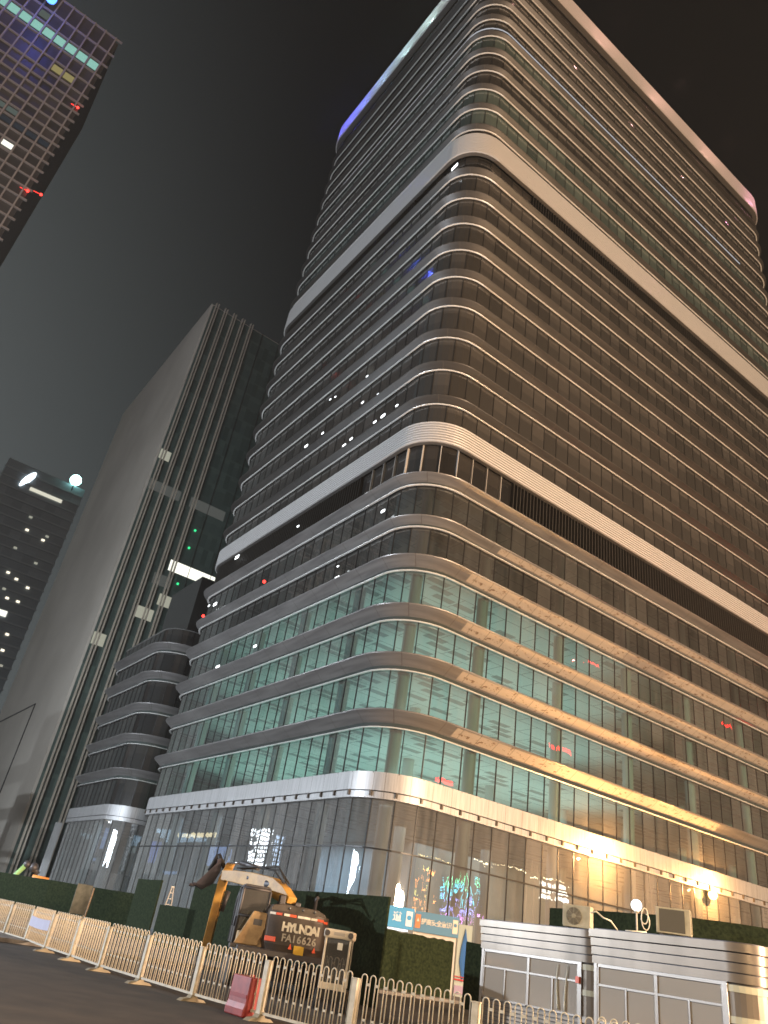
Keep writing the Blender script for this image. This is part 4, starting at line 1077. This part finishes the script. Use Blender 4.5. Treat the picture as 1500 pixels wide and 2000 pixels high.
q = Vector(hp(1275, 1822, 2.85))+Vector((.05,.5,.0)); m = MB()
m.tube([q+Vector((.09*math.sin(t)-.03*t/6, 0, .2+.2*math.cos(t)+.02*t)) for t in [i*.45 for i in range(24)]], .013, 5)
m.tube([q+Vector((.0,0,.02)), q+Vector((-.25,-.05,.0)), q+Vector((-.5,0,-.02))], .02, 6)
m.build('hose_coil', PC, None, label='coiled white pipe beside the right air conditioner', category='pipe')

# ------------------------------------------------------------------ lamps of the site
gl = at_dist(1243, 1768, 28.6); gp_ = empty('globe_lamp', (gl.x, gl.y, 0), label='white glowing globe lamp above the dark hoarding', category='lamp')
m = MB(); m.sphere(gl, .17, 16); o = m.build('globe', emit('globe', (.85,.95,1), 6), None, loc=gl); o.parent = gp_; o.matrix_parent_inverse = Matrix.Translation((gl.x, gl.y, 0)).inverted()
m = MB(); m.tube([(0,0,0),(0,0,gl.z-.16)], .03, 8); m.tube([(0,0,gl.z-.22),(0,0,gl.z-.15)], .08, 12); m.build('pole', WHITE, gp_)
# sodium floodlight under the bright fascia
fp = CORNER + AX*39.6 - BX*.42
fz = 10.62
fl_ = empty('floodlight', (fp.x, fp.y, 0), TH, label='glaring orange floodlight fixed under the bright fascia at the right', category='floodlight')
m = MB(); m.sphere((0,0,fz), .42, 14); m.build('bulb', emit('sodium_bulb', (1,.55,.16), 10), fl_)
m = MB(); m.tube([(0,.05,fz+.3),(0,.3,fz+.45)], .05, 8); m.box(-.3,.3,-.02,.16,fz+.26,fz+.34); m.build('bracket', STEEL, fl_)

# machinery showing above the far left hoarding
mo_ = at_dist(60, 1722, 66); mc = empty('loading_machine', (mo_.x, mo_.y, 0), R(10), label='green and orange machine arm showing above the far left hoarding', category='machine')
GRN = principled('green_paint', (.30,.55,.22), .5); OR2 = principled('orange_paint', (.75,.32,.08), .5)
def rel(u, v): return at_dist(u, v, 66)
Mi = (Matrix.Translation((mo_.x, mo_.y, 0)) @ Matrix.Rotation(R(10), 4, 'Z')).inverted()
a, b_ = Mi @ rel(18, 1712), Mi @ rel(53, 1688)
m = MB(); m.tube([a-Vector((0,0,.4)), b_], .2, 4); m.build('green_arm', GRN, mc)
a2 = Mi @ rel(66, 1694); m = MB(); m.tube([b_, a2, Mi @ rel(74, 1708)], .17, 8); m.sphere(a2, .35, 8); m.sphere(b_, .28, 8); m.build('joint', STEEL, mc)
m = MB(); m.tube([Mi @ rel(62, 1714), Mi @ rel(94, 1721)], .3, 4); m.build('orange_body', OR2, mc)
m = MB(); m.box(-1.5,1.8,-.8,.8,.5,2.0); m.tube([(-1.1,-.9,.5),(-1.1,.9,.5)], .5, 16); m.tube([(1.3,-.9,.5),(1.3,.9,.5)], .5, 16); m.build('carrier', STEEL, mc, bevel=.05)

# small lamps seen inside the dark storeys of the left face and behind the corner glass
def on_left(u, v, off=.32):
    d = ray(u, v); t = ((CORNER-AX*off)-EYE).dot(AX)/d.dot(AX); return EYE + d*t
bw = emit('ceiling_spot', (.92,.97,1), 3.5)
for u, v, s_ in ((598,871,.34),(672,870,.3),(686,857,.26),(630,846,.22),(645,780,.16),(655,775,.14),(717,735,.18),(708,786,.2),(738,770,.14),(748,812,.34),(732,824,.24),(775,792,.2),(463,1088,.5),(716,964,.24),(748,998,.28),(582,1028,.2),(658,1129,.36),(498,1262,.3),(425,1303,.45),(420,1180,.45),(408,1183,.22),(888,326,.55),(660,1106,.14)):
    p = on_left(u, v); m = MB(); m.box(-s_, s_, -.03, .03, -s_*.42, s_*.42, Matrix.Translation(p) @ Matrix.Rotation(TH+math.pi/2, 4, 'Z'))
    o = m.build('office_lamp', bw, TOWER); o.matrix_parent_inverse = Matrix.Translation(CORNER).inverted()
for u, v in ((516,1136),(397,1203)):
    p = on_left(u, v); m = MB(); m.sphere(p, .2, 8); o = m.build('red_lamp', E_RED, TOWER); o.matrix_parent_inverse = Matrix.Translation(CORNER).inverted()

# ------------------------------------------------------------------ what the glass mirrors: the lit street beside and behind the camera
def mirror(u, v, face, D):
    """place that the facade mirrors at photo pixel (u,v), D metres beyond the glass"""
    n = (-BX if face == 'R' else -AX); off = CORNER - n*.3
    d = ray(u, v).normalized(); t = (off-EYE).dot(n)/d.dot(n); P = EYE+d*t; r = d - n*(2*d.dot(n)); return P + r*D
lw = emit('mirror_string', (1,.86,.55), 34)
def string(pts, label, mat, r=.08, D=52, group='strings of festoon bulbs', step=.45):
    P = [mirror(u, v, 'R', D) for u, v in pts]; root = empty('string_lights', P[0], label=label, category='string lights', group=group)
    b_ = MB(); L = 0
    for a, c in zip(P, P[1:]):
        n = max(1, int((c-a).length/step))
        for k in range(n): b_.sphere(a+(c-a)*(k/n)-P[0]+Vector((0,0,random.uniform(-.04,.04))), r, 6)
    b_.build('bulbs', mat, root, weld=False); w_ = MB(); w_.tube([p-P[0] for p in P], .02, 4); w_.build('wire', BLK, root)
def arc(u0, v0, u1, v1, h, n=6): return [(u0+(u1-u0)*i/n, v0+(v1-v0)*i/n - h*math.sin(math.pi*i/n)*1.) for i in range(n+1)]
string(arc(931,1681,962,1698,5), 'festoon bulb string mirrored left of centre in the ground floor glass', lw)
string(arc(966,1688,1031,1712,9), 'longest festoon bulb string, mirrored above the three bright windows', lw)
string(arc(1036,1714,1062,1726,4), 'short festoon bulb string mirrored right of the longest one', lw)
string(arc(1066,1716,1106,1728,4), 'rightmost festoon bulb string mirrored in the ground floor glass', lw)
string([(815,1669),(840,1674),(890,1690)], 'yellow bulb string mirrored near the corner glass', emit('mirror_yellow', (1,.75,.3), 14))
def panel(u, v, face, D, w_, h_, mat, name, label, cat, group=None, cells=None):
    p = mirror(u, v, face, D); n = (-BX if face == 'R' else -AX); d = (p - CORNER); rz = math.atan2(-AX.y, -AX.x) if face == 'R' else math.atan2(BX.y, BX.x)
    root = empty(name, p, rz, label=label, category=cat, group=group)
    m = MB(); m.box(-w_/2-.2, w_/2+.2, .05*1, .25, -h_/2-.2, h_/2+.2); m.box(-w_/2-.2, w_/2+.2, -.25, -.05, -h_/2-.2, h_/2+.2) if False else None
    m.build('backing', STEEL, root)
    m = MB()
    cx, cz = cells or (1, 1)
    for i in range(cx):
        for j in range(cz):
            if cells and cx > 3 and random.random() < .12: continue
            a = -w_/2+w_*i/cx; c = -h_/2+h_*j/cz; g_ = .0 if not cells else .12
            m.box(a+g_*w_/cx, a+w_/cx-g_*w_/cx, -.04, .3, c+g_*h_/cz*2, c+h_/cz-g_*h_/cz)
    m.build('lit_panes', mat, root, weld=False)
for i, (u, v, w_) in enumerate(((1060,1740,1.0),(1079,1743,2.4),(1098,1746,2.6))):
    panel(u, v, 'R', 50, w_, 2.4, emit('mirror_window', (1,.97,.85), 13), 'shop_window', ['narrow lit shop window, mirrored left of two wider ones','lit shop window mirrored between a narrow and a wide one','lit shop window mirrored rightmost of three in the ground floor glass'][i], 'shop window', 'lit shop windows mirrored in the glass', (3, 3))
RS = emit('mirror_red', (1,.004,.008), 15)
for u, v, w_, h_, D, lab, cl in ((1092,1463,5.6,.9,45,'long red neon sign mirrored in the second lit floor', (11,1)),(1240,1457,2.4,1.2,45,'small red neon sign mirrored right of the long one', (4,2)),(868,1527,3.0,.9,40,'red neon sign mirrored just above the fascia near the corner', (5,1)),(1478,1408,3.4,1.6,45,'bright red neon sign mirrored at the right picture edge', (5,2)),(1420,1418,3.0,.5,45,'faint low red neon sign mirrored left of the picture edge', (6,1)),(1160,1298,3.4,.5,42,'dim red neon sign mirrored in the third lit floor', (5,1))):
    panel(u, v, 'R', D, w_, h_, RS, 'neon_sign', lab, 'neon sign', 'red neon signs mirrored in the tower', cl)
lamp('neon_glow', mirror(1120, 1290, 'R', 20), 500, (1,.06,.05), .04); lamp('neon_glow', mirror(1470, 1395, 'R', 18), 700, (1,.06,.05), .04)
# LED curtain (rainbow streaks beside the corner) and small white shop lights
cols = [(1,.35,.08),(.9,.8,.2),(.15,1,.5),(.1,.75,1),(.25,.3,1),(.75,.3,1)]
cm = [emit('led_colour', c, 30) for c in cols]
def curtain(us, v0, v1, ncol, label, order, D=46):
    P0 = mirror(us[0], v0, 'R', D); root = empty('led_curtain', P0, label=label, category='led curtain', group='coloured light curtains')
    rn = random.Random(int(us[0])); mb = MB()
    for k in range(ncol):
        u = us[0]+(us[1]-us[0])*k/(ncol-1)+rn.uniform(-2,2); v = v0+rn.uniform(0,30)
        while v < v1:
            L = rn.uniform(4, 16)
            if rn.random() < .6:
                a = mirror(u, v, 'R', D)-P0; c = mirror(u-L*.12, v+L, 'R', D)-P0
                fr_ = (v-v0)/(v1-v0); ci = order[min(len(order)-1, max(0, int(fr_*len(order)+rn.uniform(-.7,.7))))]
                mb.tube([a, c], .022, 4, ci)
            v += L+rn.uniform(1,6)
    mb.build('led_strands', cm, root, weld=False)
curtain((862, 935), 1700, 1800, 26, 'blue green light curtain mirrored in the ground floor glass', (2,3,3,4,4,5))
curtain((812, 845), 1680, 1775, 10, 'orange light curtain mirrored beside the corner glass', (1,0,0,1,0,0))
curtain((796, 806), 1672, 1765, 5, 'narrow blue light strip mirrored at the corner edge', (3,3,3,4,5), 40)
# left-hand reflections: a lit facade beyond the left edge of the picture, a blue screen and a row of yellow lamps
def left_panel(u, v, D, w_, h_, mat, name, label, cat, cells, group=None): panel(u, v, 'L', D, w_, h_, mat, name, label, cat, group, cells)
left_panel(505, 1655, 60, 6.0, 5.6, emit('mirror_facade', (.85,.92,1), 14), 'lit_facade', 'dazzling white lit facade mirrored in the left ground floor glass above the excavator', 'lit facade', (6, 9))
left_panel(540, 1662, 60, 1.6, 4.4, emit('mirror_facade2', (.55,.72,1), 7), 'lit_facade', 'slim bluish lit facade mirrored just right of the dazzling one', 'lit facade', (2, 7))
left_panel(424, 1675, 50, 6.6, 4.6, emit('mirror_screen', (.34,.50,.95), 1.6), 'lit_screen', 'large plain blue screen mirrored behind the excavator bucket', 'screen', (4, 1))
left_panel(330, 1705, 50, 7.5, .7, emit('mirror_screen2', (.30,.45,.8), 1.3), 'lit_screen', 'long low blue light band mirrored above the hoarding opening', 'screen', (1, 1))
left_panel(300, 1668, 50, 2.0, 5.0, emit('mirror_screen3', (.12,.2,.75), 1.2), 'lit_screen', 'dark blue upright screen mirrored near the left end of the ground floor', 'screen', (1, 1))
left_panel(385, 1632, 60, 14, 1.0, emit('mirror_yellow_row', (1,.85,.5), 3.2), 'lamp_row', 'row of yellowish windows mirrored below the left fascia', 'lit windows', (22, 1))
# unseen lamps added at random beyond the frame to make streaks in the curved corner glass
def streak_lamp(x, y, h, col_mat, first=[None]):
    r = empty('streak_lamp', (x, y, 0), random.uniform(0, 6), label='added unseen lamp on a pole, making a light streak in the curved corner glass', category='street lamp', group='added lamps for streaks in the curved glass')
    m = MB(); m.tube([(0,0,0),(0,0,h-.2),(.25,0,h),(.7,0,h+.05)], .07, 8, taper=[1.4,1,.8,.7]); m.build('pole', STEEL, r)
    m = MB(); m.sphere((.8,0,h), .22, 10); m.build('bulb', col_mat, r)
LM = [emit('streak_bulb_white', (.95,.97,1), 42), emit('streak_bulb_warm', (1,.75,.45), 36), emit('streak_bulb_cyan', (.5,.9,1), 30), emit('streak_bulb_red', (1,.1,.05), 20)]
rn = random.Random(21)
for k in range(30):
    a = R(rn.uniform(95, 292)); D = rn.uniform(38, 95)
    streak_lamp(math.sin(a)*D+rn.uniform(-4,4), math.cos(a)*D, rn.uniform(3.5, 13), LM[rn.choice((0,0,0,1,1,2,3))])

# ------------------------------------------------------------------ night haze
hm = bpy.data.materials.new('haze'); hm.use_nodes = True; nt = hm.node_tree; nt.nodes.clear()
o_ = N(nt, 'ShaderNodeOutputMaterial'); pv = N(nt, 'ShaderNodeVolumePrincipled'); pv.inputs['Density'].default_value = HAZE
pv.inputs['Color'].default_value = (.82,.84,.85,1); pv.inputs['Anisotropy'].default_value = .35; nt.links.new(pv.outputs[0], o_.inputs['Volume'])
hb_ = MB(); hb_.box(-460, 330, -140, 560, -1.6, 245); hb_.build('haze', hm, None, kind='stuff')
